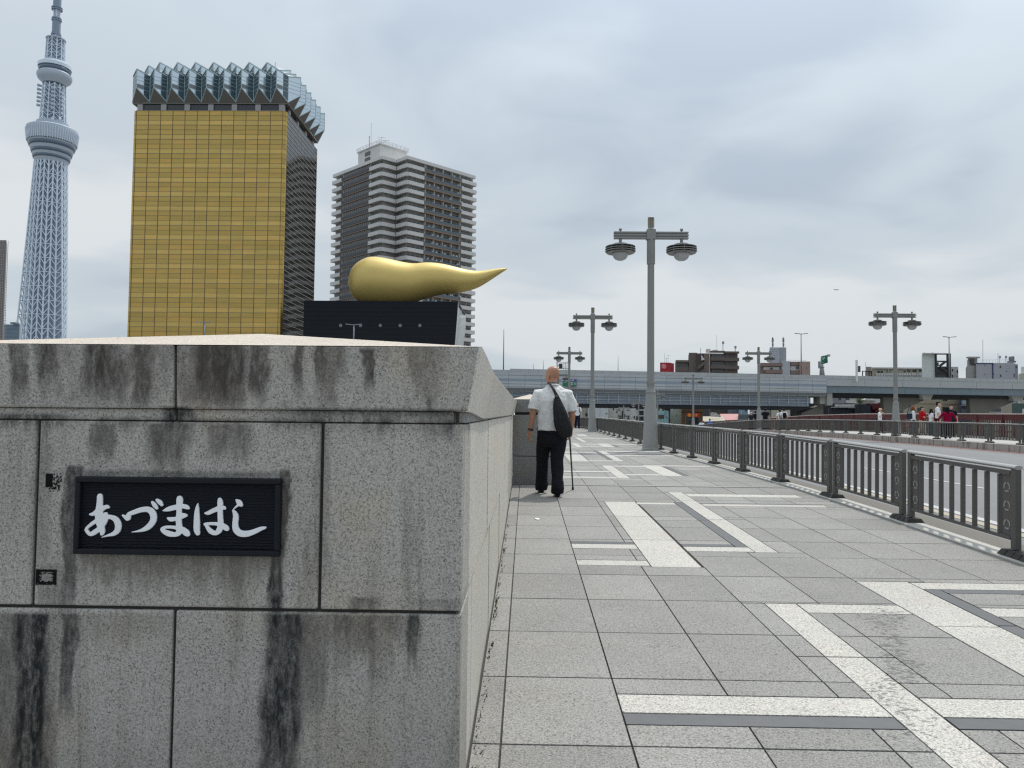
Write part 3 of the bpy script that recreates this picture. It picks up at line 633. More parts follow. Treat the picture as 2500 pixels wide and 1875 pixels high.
def make_bay(detail=True):
    t = thing("railing_bay", "x", "railing")
    e = .055
    def post(y, b): b.box(-.026, .026, y - .034, y + .034, .045, .727)
    tr = MB(); n = 10; L0, L1 = e, BL - e
    pr = [(.036 * math.cos(a) , .738 + .019 * math.sin(a)) for a in [2 * math.pi * k / n for k in range(n)]]
    tr.rings([[(x, L0, z) for x, z in pr], [(x, L1, z) for x, z in pr]])
    lo = MB(); lo.box(-.022, .022, e + .08, BL - e - .08, .115, .145); up_ = MB(); up_.box(-.024, .024, e + .08, BL - e - .08, .670, .704)
    def panel(y0, y1, b): b.box(-.008, .008, y0, y1, .145, .665)
    bars = []
    nb_ = 8; y0, y1 = e + .245, BL - e - .245
    for k in range(nb_):
        y = y0 + (y1 - y0) * k / (nb_ - 1); m_ = MB(); m_.box(-.019, .019, y - .011, y + .011, .145, .665); bars.append(m_)
    ps = (e + .034, BL - e - .034)
    if detail:
        for y in ps: b = MB(); post(y, b); b.build("post", RAIL, t, bevel=.006)
        smooth_angle(tr.build("top_rail", RTOP, t), 50); lo.build("bottom_rail", RAIL, t); up_.build("upper_rail", RAIL, t)
        for a, c in ((e + .084, e + .195), (BL - e - .195, BL - e - .084)):
            b = MB(); panel(a, c, b); p = b.build("end_panel", RAIL, t)
            for z in (.24, .40, .56): b = MB(); ring(b, 0, (a + c) / 2, z, .045); b.build("roundel", SLOT, p)
        for m_ in bars: m_.build("baluster", RAIL, t)
    else:
        b = MB()
        for y in ps: b = MB(); post(y, b); b.build('post', RAIL, t)
        pass; smooth_angle(tr.build("top_rail", RTOP, t), 50)
        b = MB(); b.v, b.f, b.mi = list(lo.v), list(lo.f), list(lo.mi); b.add(up_.v, up_.f)
        for a, c in ((e + .084, e + .195), (BL - e - .195, BL - e - .084)): panel(a, c, b)
        for m_ in bars: b.add(m_.v, m_.f)
        b.build("infill", RAIL, t)
    b = MB()
    for k in range(4): b.hexa([(-.12, -.19 + .095 * k, -.02), (.10, -.19 + .095 * k, -.02), (.10, -.102 + .095 * k, -.02), (-.12, -.102 + .095 * k, -.02)], [(-.07, -.185 + .095 * k, .036), (.06, -.185 + .095 * k, .036), (.06, -.107 + .095 * k, .036), (-.07, -.107 + .095 * k, .036)])
    b.build("base_block", BLK, t, bevel=.004)
    return t
bayD, bayS = make_bay(True), make_bay(False); used = {bayD.name: False, bayS.name: False}
def put_bay(p, q, detail, label, group):
    src = bayD if detail else bayS
    o = src if not used[src.name] else copy_tree(src); used[src.name] = True
    d = q - p; o.location = p; o.rotation_euler = (math.atan2(d.z, math.hypot(d.x, d.y)), 0, math.atan2(-d.x, d.y)); o.scale = (1, d.length / BL, 1)
    tag(o, label, "railing", group)
ORD = "first second third fourth fifth sixth seventh eighth ninth tenth eleventh twelfth".split()
y = 6.36 - BL; k = 0
while y < 66:
    p, q = Vector((railx(y), y, gz(y) + .02)), Vector((railx(y + BL), y + BL, gz(y + BL) + .02))
    if k == 0: lb = "grey railing bay cut by the right edge of the photo, nearest of its row"
    elif k < 9: lb = "%s whole grey railing bay from the right edge, beside the near pavement" % ORD[k - 1]
    elif y < 40: lb = "grey railing bay beyond the nearest lamp, at the edge of the near pavement"
    else: lb = "small grey railing bay far along the near pavement's edge"
    put_bay(p, q, y < 24, lb, "grey railing along the near pavement" if k < 9 else ("near pavement railing beyond the first lamp" if y < 40 else "far end of the near pavement railing"))
    y += BL; k += 1
y = 26.2; k = 0
while y < 92:
    p, q = Vector((RX, y, gz(y) + .02)), Vector((RX, y + BL, gz(y + BL) + .02))
    if k < 10: lb = "%s bay from the right edge in the far pavement's grey railing" % ORD[k]
    elif y < 62: lb = "grey railing bay of the far pavement, left of its largest lamp"
    else: lb = "distant grey railing bay where the far pavement dips out of sight"
    put_bay(p, q, False, lb, "far railing near the right edge" if k < 10 else ("far railing left of its largest lamp" if y < 62 else "far railing beyond the crest"))
    y += BL; k += 1

# ------------------------------------------------------------------ red parapet of the far pavement
RED = mat("parapet_red", (.085, .016, .018), .5, .1, .5, var=.25, scale=3)
RCAP = mat("parapet_cap", (.42, .36, .34), .5, .1, .5, var=.15, scale=4)
RL = 2.0
def make_red():
    t = thing("parapet_bay", "x", "parapet")
    b = MB(); b.box(-.07, .07, 0, RL, 1.13, 1.185); b.build("handrail", RCAP, t, bevel=.01)
    b = MB(); b.box(-.035, .035, .09, RL, .86, 1.125); b.build("top_panel", RED, t)
    b = MB(); b.box(-.06, .06, 0, .09, 0, 1.127); b.build("post", RED, t)
    b = MB(); b.box(-.035, .035, .09, RL, .30, .36); b.box(-.035, .035, .09, RL, .04, .10); b.build("bottom_rail", RED, t)
    b = MB(); n = 11
    for k in range(n): yy = .17 + (RL - .24) * k / (n - 1); b.box(-.008, .008, yy - .034, yy + .034, .10, .86)
    b.build("balusters", RED, t)
    b = MB(); b.box(-.2, .2, 0, RL, -.02, .06); b.build("plinth", KERB, t)
    return t
red0 = make_red(); y = 29.6; k = 0
while y < 112:
    o = red0 if k == 0 else copy_tree(red0); d = gz(y + RL) - gz(y)
    o.location = (REDX, y, gz(y)); o.rotation_euler = (math.atan2(d, RL), 0, 0)
    if k < 10: lb = "%s bay from the right edge of the dark red bridge parapet" % ORD[k]
    elif y < 68: lb = "dark red parapet bay between the largest far lamp and the backpack walkers"
    else: lb = "distant dark red parapet bay sloping down behind the grey railing"
    tag(o, lb, "parapet", "red parapet bays near the right edge" if k < 10 else ("red parapet bays in the middle" if y < 68 else "red parapet bays going down to the far bank"))
    y += RL; k += 1

# ------------------------------------------------------------------ broadcasting tower
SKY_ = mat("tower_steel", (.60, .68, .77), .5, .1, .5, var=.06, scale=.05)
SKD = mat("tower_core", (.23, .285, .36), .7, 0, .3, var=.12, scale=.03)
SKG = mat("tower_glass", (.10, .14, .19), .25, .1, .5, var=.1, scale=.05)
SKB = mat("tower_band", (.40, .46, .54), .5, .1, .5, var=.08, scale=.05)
TD = 1090.0
def build_tower():
    q0 = at(101, 828, TD); top = at(140, 60, TD); cx = (at(104, 825, TD).x * .5 + at(131, 398, TD).x * .5); cy = TD
    H = lambda py: at(125, py, TD).z; SC_ = TD / F
    t = thing("broadcast_tower", "very tall pale lattice broadcasting tower with two round decks, far left", "tower", (cx, cy, -5))
    def leg(z, k, n, r, tri):      # plan turns from triangle (low) to circle (high)
        a = 2 * math.pi * k / n + R(100); 
        m_ = math.cos(math.pi / 3) / math.cos(((a - R(100)) % (2 * math.pi / 3)) - math.pi / 3) * 1.45
        rr = r * (1 + (m_ - 1) * tri); return Vector((cx + rr * math.cos(a), cy + rr * math.sin(a), z))
    def lattice(name, za, zb, ra, rb, n, rows, wd, tri0=0, tri1=0, core=.45, parent=t):
        b = MB(); lv = []
        for i in range(rows + 1):
            u = i / rows; z = za + (zb - za) * u; lv.append([leg(z, k, n, ra + (rb - ra) * u, tri0 + (tri1 - tri0) * u) for k in range(n)])
        for i in range(rows):
            for k in range(n):
                b.bar(lv[i][k], lv[i + 1][k], wd, wd); k2 = (k + 1) % n
                if k % 2: b.bar(lv[i][k], lv[i + 1][k2], wd * .6, wd * .6)
                else: b.bar(lv[i][k2], lv[i + 1][k], wd * .6, wd * .6)
                if i % 2 == 0: b.bar(lv[i][k], lv[i][k2], wd * .6, wd * .6)
        o = b.build(name, SKY_, parent, world=True)
        c = MB(); c.lathe([(ra * core, za), (rb * core, zb)], 20, (cx, cy)); c.build("core", SKD, o if parent is t else parent, world=True)
        return o
    zA, zB = H(845), H(400)
    lattice("lower_shaft", -5, zB, 35 , 21.2, 24, 36, 1.55, .55, .04, .72)
    # first deck
    b = MB(); b.lathe([(21, H(402)), (22.5, H(395)), (27, H(372)), (31.5, H(352))], 40, (cx, cy)); d1 = smooth_angle(b.build("observation_deck", SKB, t, world=True), 30)
    b = MB(); b.lathe([(32.4, H(350)), (33.6, H(338)), (34.2, H(326)), (33.8, H(318)), (31, H(315)), (21, H(312))], 48, (cx, cy)); 
    smooth_angle(b.build("deck_crown", SKB, d1, world=True), 30)
    b = MB()
    for k in range(64): a = 2 * math.pi * k / 64; b.bar((cx + 32.6 * math.cos(a), cy + 32.6 * math.sin(a), H(352)), (cx + 34.6 * math.cos(a), cy + 34.6 * math.sin(a), H(324)), .8, .7)
    b.build("deck_fins", SKY_, d1, world=True)
    for y0, y1, r0, r1 in ((364, 356, 29.6, 31.6), (379, 372, 26.2, 27.6), (392, 386, 23.8, 25.0)):
        b = MB(); b.lathe([(r0, H(y0)), (r1, H(y1))], 40, (cx, cy)); b.build("window_band", SKG, d1, smooth=True, world=True)
    b = MB(); b.lathe([(21.5, H(316)), (21.5, H(302)), (18, H(300))], 32, (cx, cy)); b.build("deck_roof", SKB, d1, world=True)
    # neck with dish stacks
    lattice("neck", H(303), H(210), 17.6, 15.0, 14, 9, 1.2, 0, 0, .78)
    for ang, zz0, n in ((R(205), 215, 6), (R(-62), 228, 6), (R(-25), 235, 6), (R(150), 226, 5)):
        for j in range(n):
            z = H(zz0 + j * 9.6); ca, sa = math.cos(ang), math.sin(ang); b = MB()
            b.tube([(cx + 15 * ca, cy + 15 * sa, z), (cx + 19.5 * ca, cy + 19.5 * sa, z + .6), (cx + 21.6 * ca, cy + 21.6 * sa, z + .9)], [1.2, 2.0, 2.0], 10); b.build("antenna_dish", SKB, t, world=True)
    for px in (108, 128, 146): p = at(px, 290, TD - 18); b = MB(); b.ball((p.x, cy - 17.5, p.z), 2.2, 10, 8, (1, .5, 1)); b.build("antenna_dish", SKY_, t, smooth=True, world=True)
    # second deck
    b = MB(); b.lathe([(15.5, H(207)), (17, H(203)), (21.5, H(197)), (23.4, H(190)), (23.2, H(184)), (21.0, H(181)), (20.6, H(179))], 48, (cx, cy)); d2 = smooth_angle(b.build("upper_gallery", SKB, t, world=True), 40)
    b = MB(); b.lathe([(20.8, H(180)), (21.6, H(169))], 40, (cx, cy)); b.build("window_band", SKG, d2, smooth=True, world=True)
    b = MB(); b.lathe([(22.2, H(169)), (22.3, H(161)), (20, H(159)), (16.6, H(158)), (16.2, H(153)), (14, H(152))], 48, (cx, cy)); smooth_angle(b.build("gallery_roof", SKY_, d2, world=True), 30)
    lattice("upper_shaft", H(154), H(98), 13.0, 12.0, 12, 6, 1.1, 0, 0, .8)
    b = MB(); b.lathe([(12.6, H(99)), (13.4, H(98)), (13.4, H(96)), (5, H(95.5))], 40, (cx, cy)); b.build("shaft_rim", SKB, t, world=True)
    m1 = MB(); m1.lathe([(4.0, H(96)), (4.0, H(-60))], 16, (cx, cy)); mast = m1.build("mast", SKB, t, world=True)
    b = MB()
    for za, zb, r in ((H(84), H(48), 5.6), (H(22), H(-15), 5.4)): q_ = MB(); q_.lathe([(r, za), (r, zb)], 20, (cx, cy)); q_.build('antenna_drum', SKD, mast, world=True)
    for z, r in ((H(85), 6.8), (H(82), 6.4), (H(50), 6.8), (H(46), 6.6), (H(24), 7.4), (H(20), 7.4)): b.lathe([(r, z - .8), (r, z + .8)], 24, (cx, cy))
    b.build("drum_rims", SKD, mast, world=True)
    b = MB()
    for k in range(6):
        a = math.pi * k / 3; p = lambda r, z: (cx + r * math.cos(a), cy + r * math.sin(a), z)
        b.bar(p(4.6, H(96)), p(4.6, H(-60)), .9)
    for j in range(30):
        for k in range(0, 6): a0, a1 = math.pi * k / 3, math.pi * (k + 1) / 3; z = H(96) + j * 3.2; b.bar((cx + 4.6 * math.cos(a0), cy + 4.6 * math.sin(a0), z), (cx + 4.6 * math.cos(a1), cy + 4.6 * math.sin(a1), z + 3.2), .5)
    b.build("mast_lattice", SKY_, mast, world=True)
build_tower()

# ------------------------------------------------------------------ gold glass tower
def gold_glass(name, c, v):
    b = NB(name); P = b.pos; r = b.isl()
    n = b.noise(P, .35, 4, .6, 0, (.4, 1, 2.4)); band = b.noise(P, 1.1, 2, .5, 0, (.15, 1, 2.6))
    f = b.math('ADD', b.math('MULTIPLY_ADD', r, .16, .86 + v), b.math('MULTIPLY_ADD', n, .26, -.13)); f = b.math('ADD', f, b.math('MULTIPLY_ADD', band, .22, -.11))
    col = b.mix(b.step(r, .55, .9), c, (c[0] * 1.04, c[1] * .96, c[2] * .94)); s_ = b.n('ShaderNodeVectorMath'); s_.operation = 'SCALE'; b.l(col, s_.inputs[0]); b.l(f, s_.inputs['Scale'])
    b.col(s_.outputs[0]); b.set(.32, .85, .5); bn = b.noise(P, .22, 2, .5); b.bump(bn, .12, .3); return b.m
GOLD = gold_glass("gold_glass", (.465, .33, .10), 0.0); GOLD2 = gold_glass("gold_glass_window", (.52, .375, .12), .06)
GMUL = mat("gold_mullion", (.14, .095, .045), .5, .3); GFIN = mat("gold_fin", (.30, .235, .14), .45, .3)
SGLS = mat("side_glass", (.020, .019, .017), .06, 0, .75, var=.2, scale=.4); SFIN = mat("side_fin", (.42, .41, .38), .5, .3)
def crown_glass():
    b = NB("crown_glass"); P = b.pos; n = b.noise(P, .25, 3, .6); b.col(b.mix(n, (.64, .75, .80), (.80, .87, .90))); b.set(.12, .8, .5); return b.m
CRG = crown_glass(); CRD = mat('crown_dark_reflection', (.065, .105, .130), .1, 0, .7, var=.3, scale=.3); CRW = mat('crown_grey_window', (.20, .21, .215), .2, .3, .5, var=.15); CRF = mat("crown_frame", (.42, .53, .56), .5, .2); CRS = mat("crown_soffit", (.17, .155, .145), .7, var=.1); CRR = mat("crown_roof", (.60, .58, .57), .5, .1, var=.12)  # the dark crown tone carries painted reflections between facets
DKW = mat("dark_window", (.025, .030, .040), .12, 0, .6)
TY = 205.0
def build_gold():
    a = at(325, 268, TY); c = at(694, 273, TY); X0, X1 = a.x, c.x + .6; ZT_ = (a.z + c.z) / 2; W = X1 - X0; Y0 = TY; Y1 = TY + 31; Z0 = -5.3
    t = thing("gold_tower", "tall gold glass office tower with a faceted pale crown", "office tower", ((X0 + X1) / 2, (Y0 + Y1) / 2, Z0))
    b = MB(); b.box(X0 + .3, X1 - .3, Y0 + .3, Y1, Z0, ZT_ - .05); b.build("body", SGLS, t, world=True)
    nc = 12; rr = 1.0; cw = (W - 2 * rr) / nc; rh = 1.36; nr = int((ZT_ - Z0) / rh)
    b = MB()
    for j in range(nr):
        z1 = ZT_ - j * rh; z0 = z1 - rh; b.cur = 1 if j % 3 == 2 else 0
        for i in range(nc):
            x0 = X0 + rr + i * cw; dy = [rnd.uniform(-.012, .012) for _ in range(2)]
            b.add([(x0 + .04, Y0 + dy[0], z0 + .04), (x0 + cw - .04, Y0 + dy[1], z0 + .04), (x0 + cw - .04, Y0 + dy[1] + .004, z1 - .04), (x0 + .04, Y0 + dy[0] + .004, z1 - .04)], [(0, 1, 2, 3)])
        for sx, xc in ((-1, X0 + rr), (1, X1 - rr)):
            pr = [(xc + sx * rr * math.sin(a_), Y0 + rr - rr * math.cos(a_)) for a_ in [math.pi / 2 * k / 5 for k in range(6)]]
            for p, q in zip(pr, pr[1:]): b.add([(p[0], p[1], z0 + .04), (q[0], q[1], z0 + .04), (q[0], q[1], z1 - .04), (p[0], p[1], z1 - .04)], [(0, 1, 2, 3)])
    f = b.build("curtain_wall", [GOLD, GOLD2], t, world=True)
    b = MB()
    for i in range(nc + 1): x = X0 + rr + i * cw; b.box(x - .06, x + .06, Y0 - .08, Y0 + .02, Z0, ZT_)
    b.build("mullion", GMUL, f, world=True)
    b = MB()
    for j in range(nr + 1):
        z = ZT_ - j * rh; w = .075 if j % 3 == 0 else .045; b.cur = 0
        b.box(X0 + rr - .1, X1 - rr, Y0 - .07, Y0 + .015, z - w, z + w)
    b.build("spandrel_rail", [GFIN, GMUL], f, world=True)
    # dark right-hand side with pale fins
    s = MB(); sw = (Y1 - Y0 - rr) / 9
    for j in range(nr):
        z1 = ZT_ - j * rh
        for i in range(9):
            y0 = Y0 + rr + i * sw; dx = [rnd.uniform(-.01, .01) for _ in range(2)]
            s.add([(X1 + dx[0], y0 + .05, z1 - rh + .04), (X1 + dx[1], y0 + sw - .05, z1 - rh + .04), (X1 + dx[1], y0 + sw - .05, z1 - .04), (X1 + dx[0], y0 + .05, z1 - .04)], [(0, 1, 2, 3)])
    sd = s.build("side_glazing", SGLS, t, world=True)
    s = MB()
    for j in range(0, nr + 1):
        z = ZT_ - j * rh; s.box(X1 - .02, X1 + .10, Y0 + rr, Y1, z - .05, z + .05)
    s.build("side_fin", SFIN, sd, world=True)
    # recessed storey
    zr0, zr1 = ZT_ + .25, at(500, 253, TY).z
    b = MB(); b.box(X0 + 1.0, X1 - 1.0, Y0 + 1.0, Y1 - 1, ZT_ - .05, zr1 + .3); b.build("recessed_storey", DKW, t, world=True)
    b = MB()
    for i in range(7): x = X0 + .9 + (W - 3.2) * i / 6; b.box(x, x + 1.5, Y0 + .55, Y0 + 1.4, ZT_, zr1)
    for i in range(4): y_ = Y0 + 4 + i * 8; b.box(X1 - 1.4, X1 - .55, y_, y_ + 1.5, ZT_, zr1)
    b.build("column", mat("crown_column", (.36, .35, .35), .7), t, world=True)
    # faceted crown: three stepped tiers of zigzag glass
    p = W / 9.0; dep = 2.7; zc = at(500, 249, TY).z; zb = at(500, 222, TY).z; zt = at(500, 177, TY).z
    cr = thing("crown", None, None, (0, 0, 0)); cr.parent = t
    def tier(in_, z0, z1, off, first_):
        xa, xb, ya, yb = X0 - .6 + in_, X1 + .2 - in_, Y0 + .6 + in_, Y1 - in_
        pts = []; n = int(round((xb - xa) / p)); pp = (xb - xa) / n
        for i in range(n):
            pts.append((xa + (i + off) * pp % (xb - xa) if off else xa + i * pp, ya)); pts.append((pts[-1][0] + pp / 2, ya - dep))
        pts = sorted(pts) if off else pts
        pts.append((xb, ya)); m_ = int(round((yb - ya) / p)); pq = (yb - ya) / m_
        for i in range(m_): pts.append((xb + dep, ya + (i + .5) * pq)); pts.append((xb, ya + (i + 1) * pq))
        base = [(x, y_) for x, y_ in pts]
        return base, (xa, xb, ya, yb)
    glass, frame, soff, roof = MB(), MB(), MB(), MB()
    for k in range(3):
        in_ = k * 2.1; z0 = zb if k == 0 else zt + (k - 1) * 1.95 - .4; z1 = zt + k * 2.4
        if k: z1 = zt + k * 1.95
        pts, (xa, xb, ya, yb) = tier(in_, z0, z1, 0, k == 0)
        sh = 0 if k != 1 else 0
        def isap(q): return q[1] < ya - .1 or q[0] > xb + .1
        for a_, b_ in zip(pts, pts[1:]):
            # top edge: apex low, valley lower still; sloping facet
            za = z1 + (0.0 if isap(a_) else -.9); zb_ = z1 + (0.0 if isap(b_) else -.9)
            lo_a = z0 if isap(a_) else (zc + .2 if k == 0 else z0); lo_b = z0 if isap(b_) else (zc + .2 if k == 0 else z0)
            def facet(u0, u1, mi, v0=0.0, v1=1.0, push=0.0):
                q = []
                for u, v in ((u0, v0), (u1, v0), (u1, v1), (u0, v1)):
                    lo_, hi_ = lo_a + (lo_b - lo_a) * u, za + (zb_ - za) * u
                    q.append((a_[0] + (b_[0] - a_[0]) * u + push, a_[1] + (b_[1] - a_[1]) * u - push, lo_ + (hi_ - lo_) * v))
                glass.cur = mi; glass.add(q, [(0, 1, 2, 3)]); glass.cur = 0
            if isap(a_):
                facet(0, .55, 0); facet(.55, 1, 1)  # valley half toned dark to paint the neighbouring facet's reflection
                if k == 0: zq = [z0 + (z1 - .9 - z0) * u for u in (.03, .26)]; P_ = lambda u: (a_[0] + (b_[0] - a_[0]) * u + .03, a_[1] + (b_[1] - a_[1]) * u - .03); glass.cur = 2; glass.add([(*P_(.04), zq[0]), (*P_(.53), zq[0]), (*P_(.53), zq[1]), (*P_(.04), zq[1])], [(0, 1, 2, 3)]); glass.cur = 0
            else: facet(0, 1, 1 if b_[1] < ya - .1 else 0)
            for u in ((.0, .27, .52, .75) if k == 0 else (.5,)):
                zl = z0 + (z1 - .9 - z0) * u; frame.bar((a_[0], a_[1], zl), (b_[0], b_[1], zl), .10, .10)
            frame.bar((a_[0], a_[1], za), (b_[0], b_[1], zb_), .26, .26); frame.bar((b_[0], b_[1], lo_b), (b_[0], b_[1], zb_), .15, .15)
            if k == 0: frame.bar((a_[0], a_[1], lo_a), (b_[0], b_[1], lo_b), .2, .2)
        if k == 0:
            for i in range(0, len(pts) - 2):
                if isap(pts[i + 1]): v0, ap, v1 = pts[i], pts[i + 1], pts[i + 2]; soff.add([(v0[0], v0[1], zc + .15), (ap[0], ap[1], z0 - .05), (v1[0], v1[1], zc + .15)], [(0, 1, 2)])
            soff.box(xa, xb, ya, yb, zc - .3, zc + .1)
        # little pitched roofs behind each apex
        for i in range(0, len(pts) - 2):
            if isap(pts[i + 1]):
                v0, ap, v1 = pts[i], pts[i + 1], pts[i + 2]; ix, iy = (0, 2.3) if ap[1] < ya - .1 else (-2.3, 0); mx_ = ((v0[0] + v1[0]) / 2 + ix, (v0[1] + v1[1]) / 2 + iy)
                roof.add([(v0[0], v0[1], z1 - .95), (ap[0], ap[1], z1 - .05), (v1[0], v1[1], z1 - .95), (mx_[0], mx_[1], z1 + 1.0)], [(0, 1, 3), (1, 2, 3)])
        roof.box(xa + 1.2, xb - 1.2, ya + 1.2, yb - .5, z0, z1 - .2)
        glass.quad((xa, ya, zc + .2 if k == 0 else z0), (xa, yb, zc + .2 if k == 0 else z0), (xa, yb, z1 - .9), (xa, ya, z1 - .9))
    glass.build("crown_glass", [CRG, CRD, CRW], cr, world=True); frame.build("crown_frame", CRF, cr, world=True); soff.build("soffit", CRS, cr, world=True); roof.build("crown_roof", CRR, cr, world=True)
    for px in (391, 672): q = at(px, 157, TY + 8); b = MB(); b.tube([(q.x, q.y, q.z - 3), (q.x, q.y, q.z + .6)], .12, 6); b.build("aerial", CRF, cr, world=True)
build_gold()

# ------------------------------------------------------------------ black hall and golden flame
def hall_mat():
    b = NB("hall_granite"); P = b.pos; r = b.noise(P, .9, 3, .6, 0, (1, 1, .6)); v = b.voro(P, .55)
    b.col(b.mix(r, (.003, .005, .010), (.008, .011, .018))); b.set(b.math('MULTIPLY_ADD', v['Color'], .1, .06), 0, .16); return b.m
HAL = hall_mat(); HSD = mat("hall_side", (.40, .42, .43), .45, .3, var=.08, scale=.3, streak=True)
HY = 200.0
def build_hall():
    zt = at(800, 734, HY).z; xl = at(742, 740, HY).x; e0 = at(750 + 1112 / 3.016, 300 + 1315 / 3.016, HY); e1 = at(750 + 1075 / 3.016, 300 + 1640 / 3.016, HY)
    t = thing("black_hall", "low black polished hall with a pale curved end wall, under the golden sculpture", "hall", ((xl + e0.x) / 2, HY + 12, -5.3))
    sl = (e0.x - e1.x) / (e0.z - e1.z); z0 = -5.3; b = MB(); n = 8; back = HY + 26
    prof = [(zt - (zt - z0) * i / n) for i in range(n + 1)]; ex = lambda z: e1.x + (z - e1.z) * sl + .5 * math.sin(max(0, min(1, (zt - z) / (zt - z0))) * math.pi)
    for za, zb in zip(prof, prof[1:]): b.quad((xl, HY, za), (ex(za), HY, za), (ex(zb), HY, zb), (xl, HY, zb))
    b.quad((xl, HY, zt), (e0.x, HY, zt), (e0.x, back, zt), (xl, back, zt)); b.quad((xl, HY, z0), (xl, back, z0), (xl, back, zt), (xl, HY, zt)); b.build("facade", HAL, t, world=True)
    pb = [(750 + x / 3.016, 300 + y_ / 3.016) for x, y_ in ((1113, 1316), (1128, 1345), (1150, 1390), (1168, 1430), (1168, 1480), (1162, 1550), (1150, 1640), (1120, 1800), (1105, 1900))]
    bk = [at(px, py, back) for px, py in pb]; fr = []
    for q in bk: z = zt - (bk[0].z - q.z) / (bk[0].z - bk[-1].z) * (zt - z0); fr.append((ex(z), HY, z))
    s = MB()
    for i in range(len(bk) - 1): s.quad(fr[i], tuple(bk[i]), tuple(bk[i + 1]), fr[i + 1])
    s.build("end_wall", HSD, t, world=True)
    sm = MB()
    for i in range(1, 30):
        z = zt - (zt - z0) * i / 30; sm.box(xl, ex(z) - .1, HY - .02, HY, z - .03, z + .03)
    sm.build("stone_joint", mat("hall_joint", (.004, .006, .01), .5), t, world=True)
    for x in (247, 393, 539, 685, 830):
        q = at(750 + x / 3.016, 300 + 1492 / 3.016, HY); b = MB(); pr = [(.45 * math.cos(2 * math.pi * k / 20), .45 * math.sin(2 * math.pi * k / 20)) for k in range(20)]
        b.prism(pr, 0, .12); b.v = [(q.x + u, HY - .01 - w, q.z + v_) for u, v_, w in b.v]; b.build("round_window", mat("porthole", (.16, .18, .19), .2, 0, .6), t, world=True)
build_hall()
def flame_mat():
    b = NB("flame_gold"); P = b.obj; n = b.noise(P, .5, 5, .65, 0, (.25, 1, 1)); f = b.noise(P, 3, 3, .6)
    b.col(b.mix(n, (.58, .43, .125), (.70, .53, .18))); b.set(b.math('MULTIPLY_ADD', f, .12, .38), .28, .5); b.bump(f, .12, .1); return b.m
def build_flame():
    FY = 212.0; top = [(303, 1165), (330, 1080), (380, 1025), (450, 992), (520, 990), (600, 1003), (700, 1025), (780, 1036), (860, 1030), (920, 1030), (1000, 1040), (1080, 1058), (1160, 1078), (1240, 1090), (1300, 1088), (1370, 1078), (1430, 1071), (1472, 1071)]
    bot = [(303, 1185), (330, 1265), (380, 1318), (450, 1340), (520, 1345), (600, 1343), (700, 1335), (780, 1322), (860, 1298), (920, 1280), (1000, 1263), (1080, 1255), (1160, 1243), (1240, 1220), (1300, 1190), (1370, 1145), (1430, 1105), (1472, 1077)]
    o = thing("x", None, None); bpy.data.objects.remove(o)
    T = spline(top, 3); B = spline(bot, 3); b = MB(); rs = []
    for (x, y0), (_, y1) in zip(T, B):
        a = at(750 + x / 3.016, 300 + y0 / 3.016, FY); c = at(750 + x / 3.016, 300 + y1 / 3.016, FY); zc = (a.z + c.z) / 2; r = (a.z - c.z) / 2
        rs.append([((a.x + c.x) / 2, FY + .92 * r * math.sin(2 * math.pi * k / 32), zc + r * math.cos(2 * math.pi * k / 32)) for k in range(32)])
    b.rings(rs); c = Vector((rs[10][0][0], FY, at(860, 734, FY).z)); b.v = [(x - c.x, y_ - c.y, z - c.z) for x, y_, z in b.v]
    o = b.build("flame_sculpture", flame_mat(), smooth=True); o.location = c; tag(o, "huge golden flame-shaped sculpture lying on the roof of the black hall", "sculpture")
build_flame()

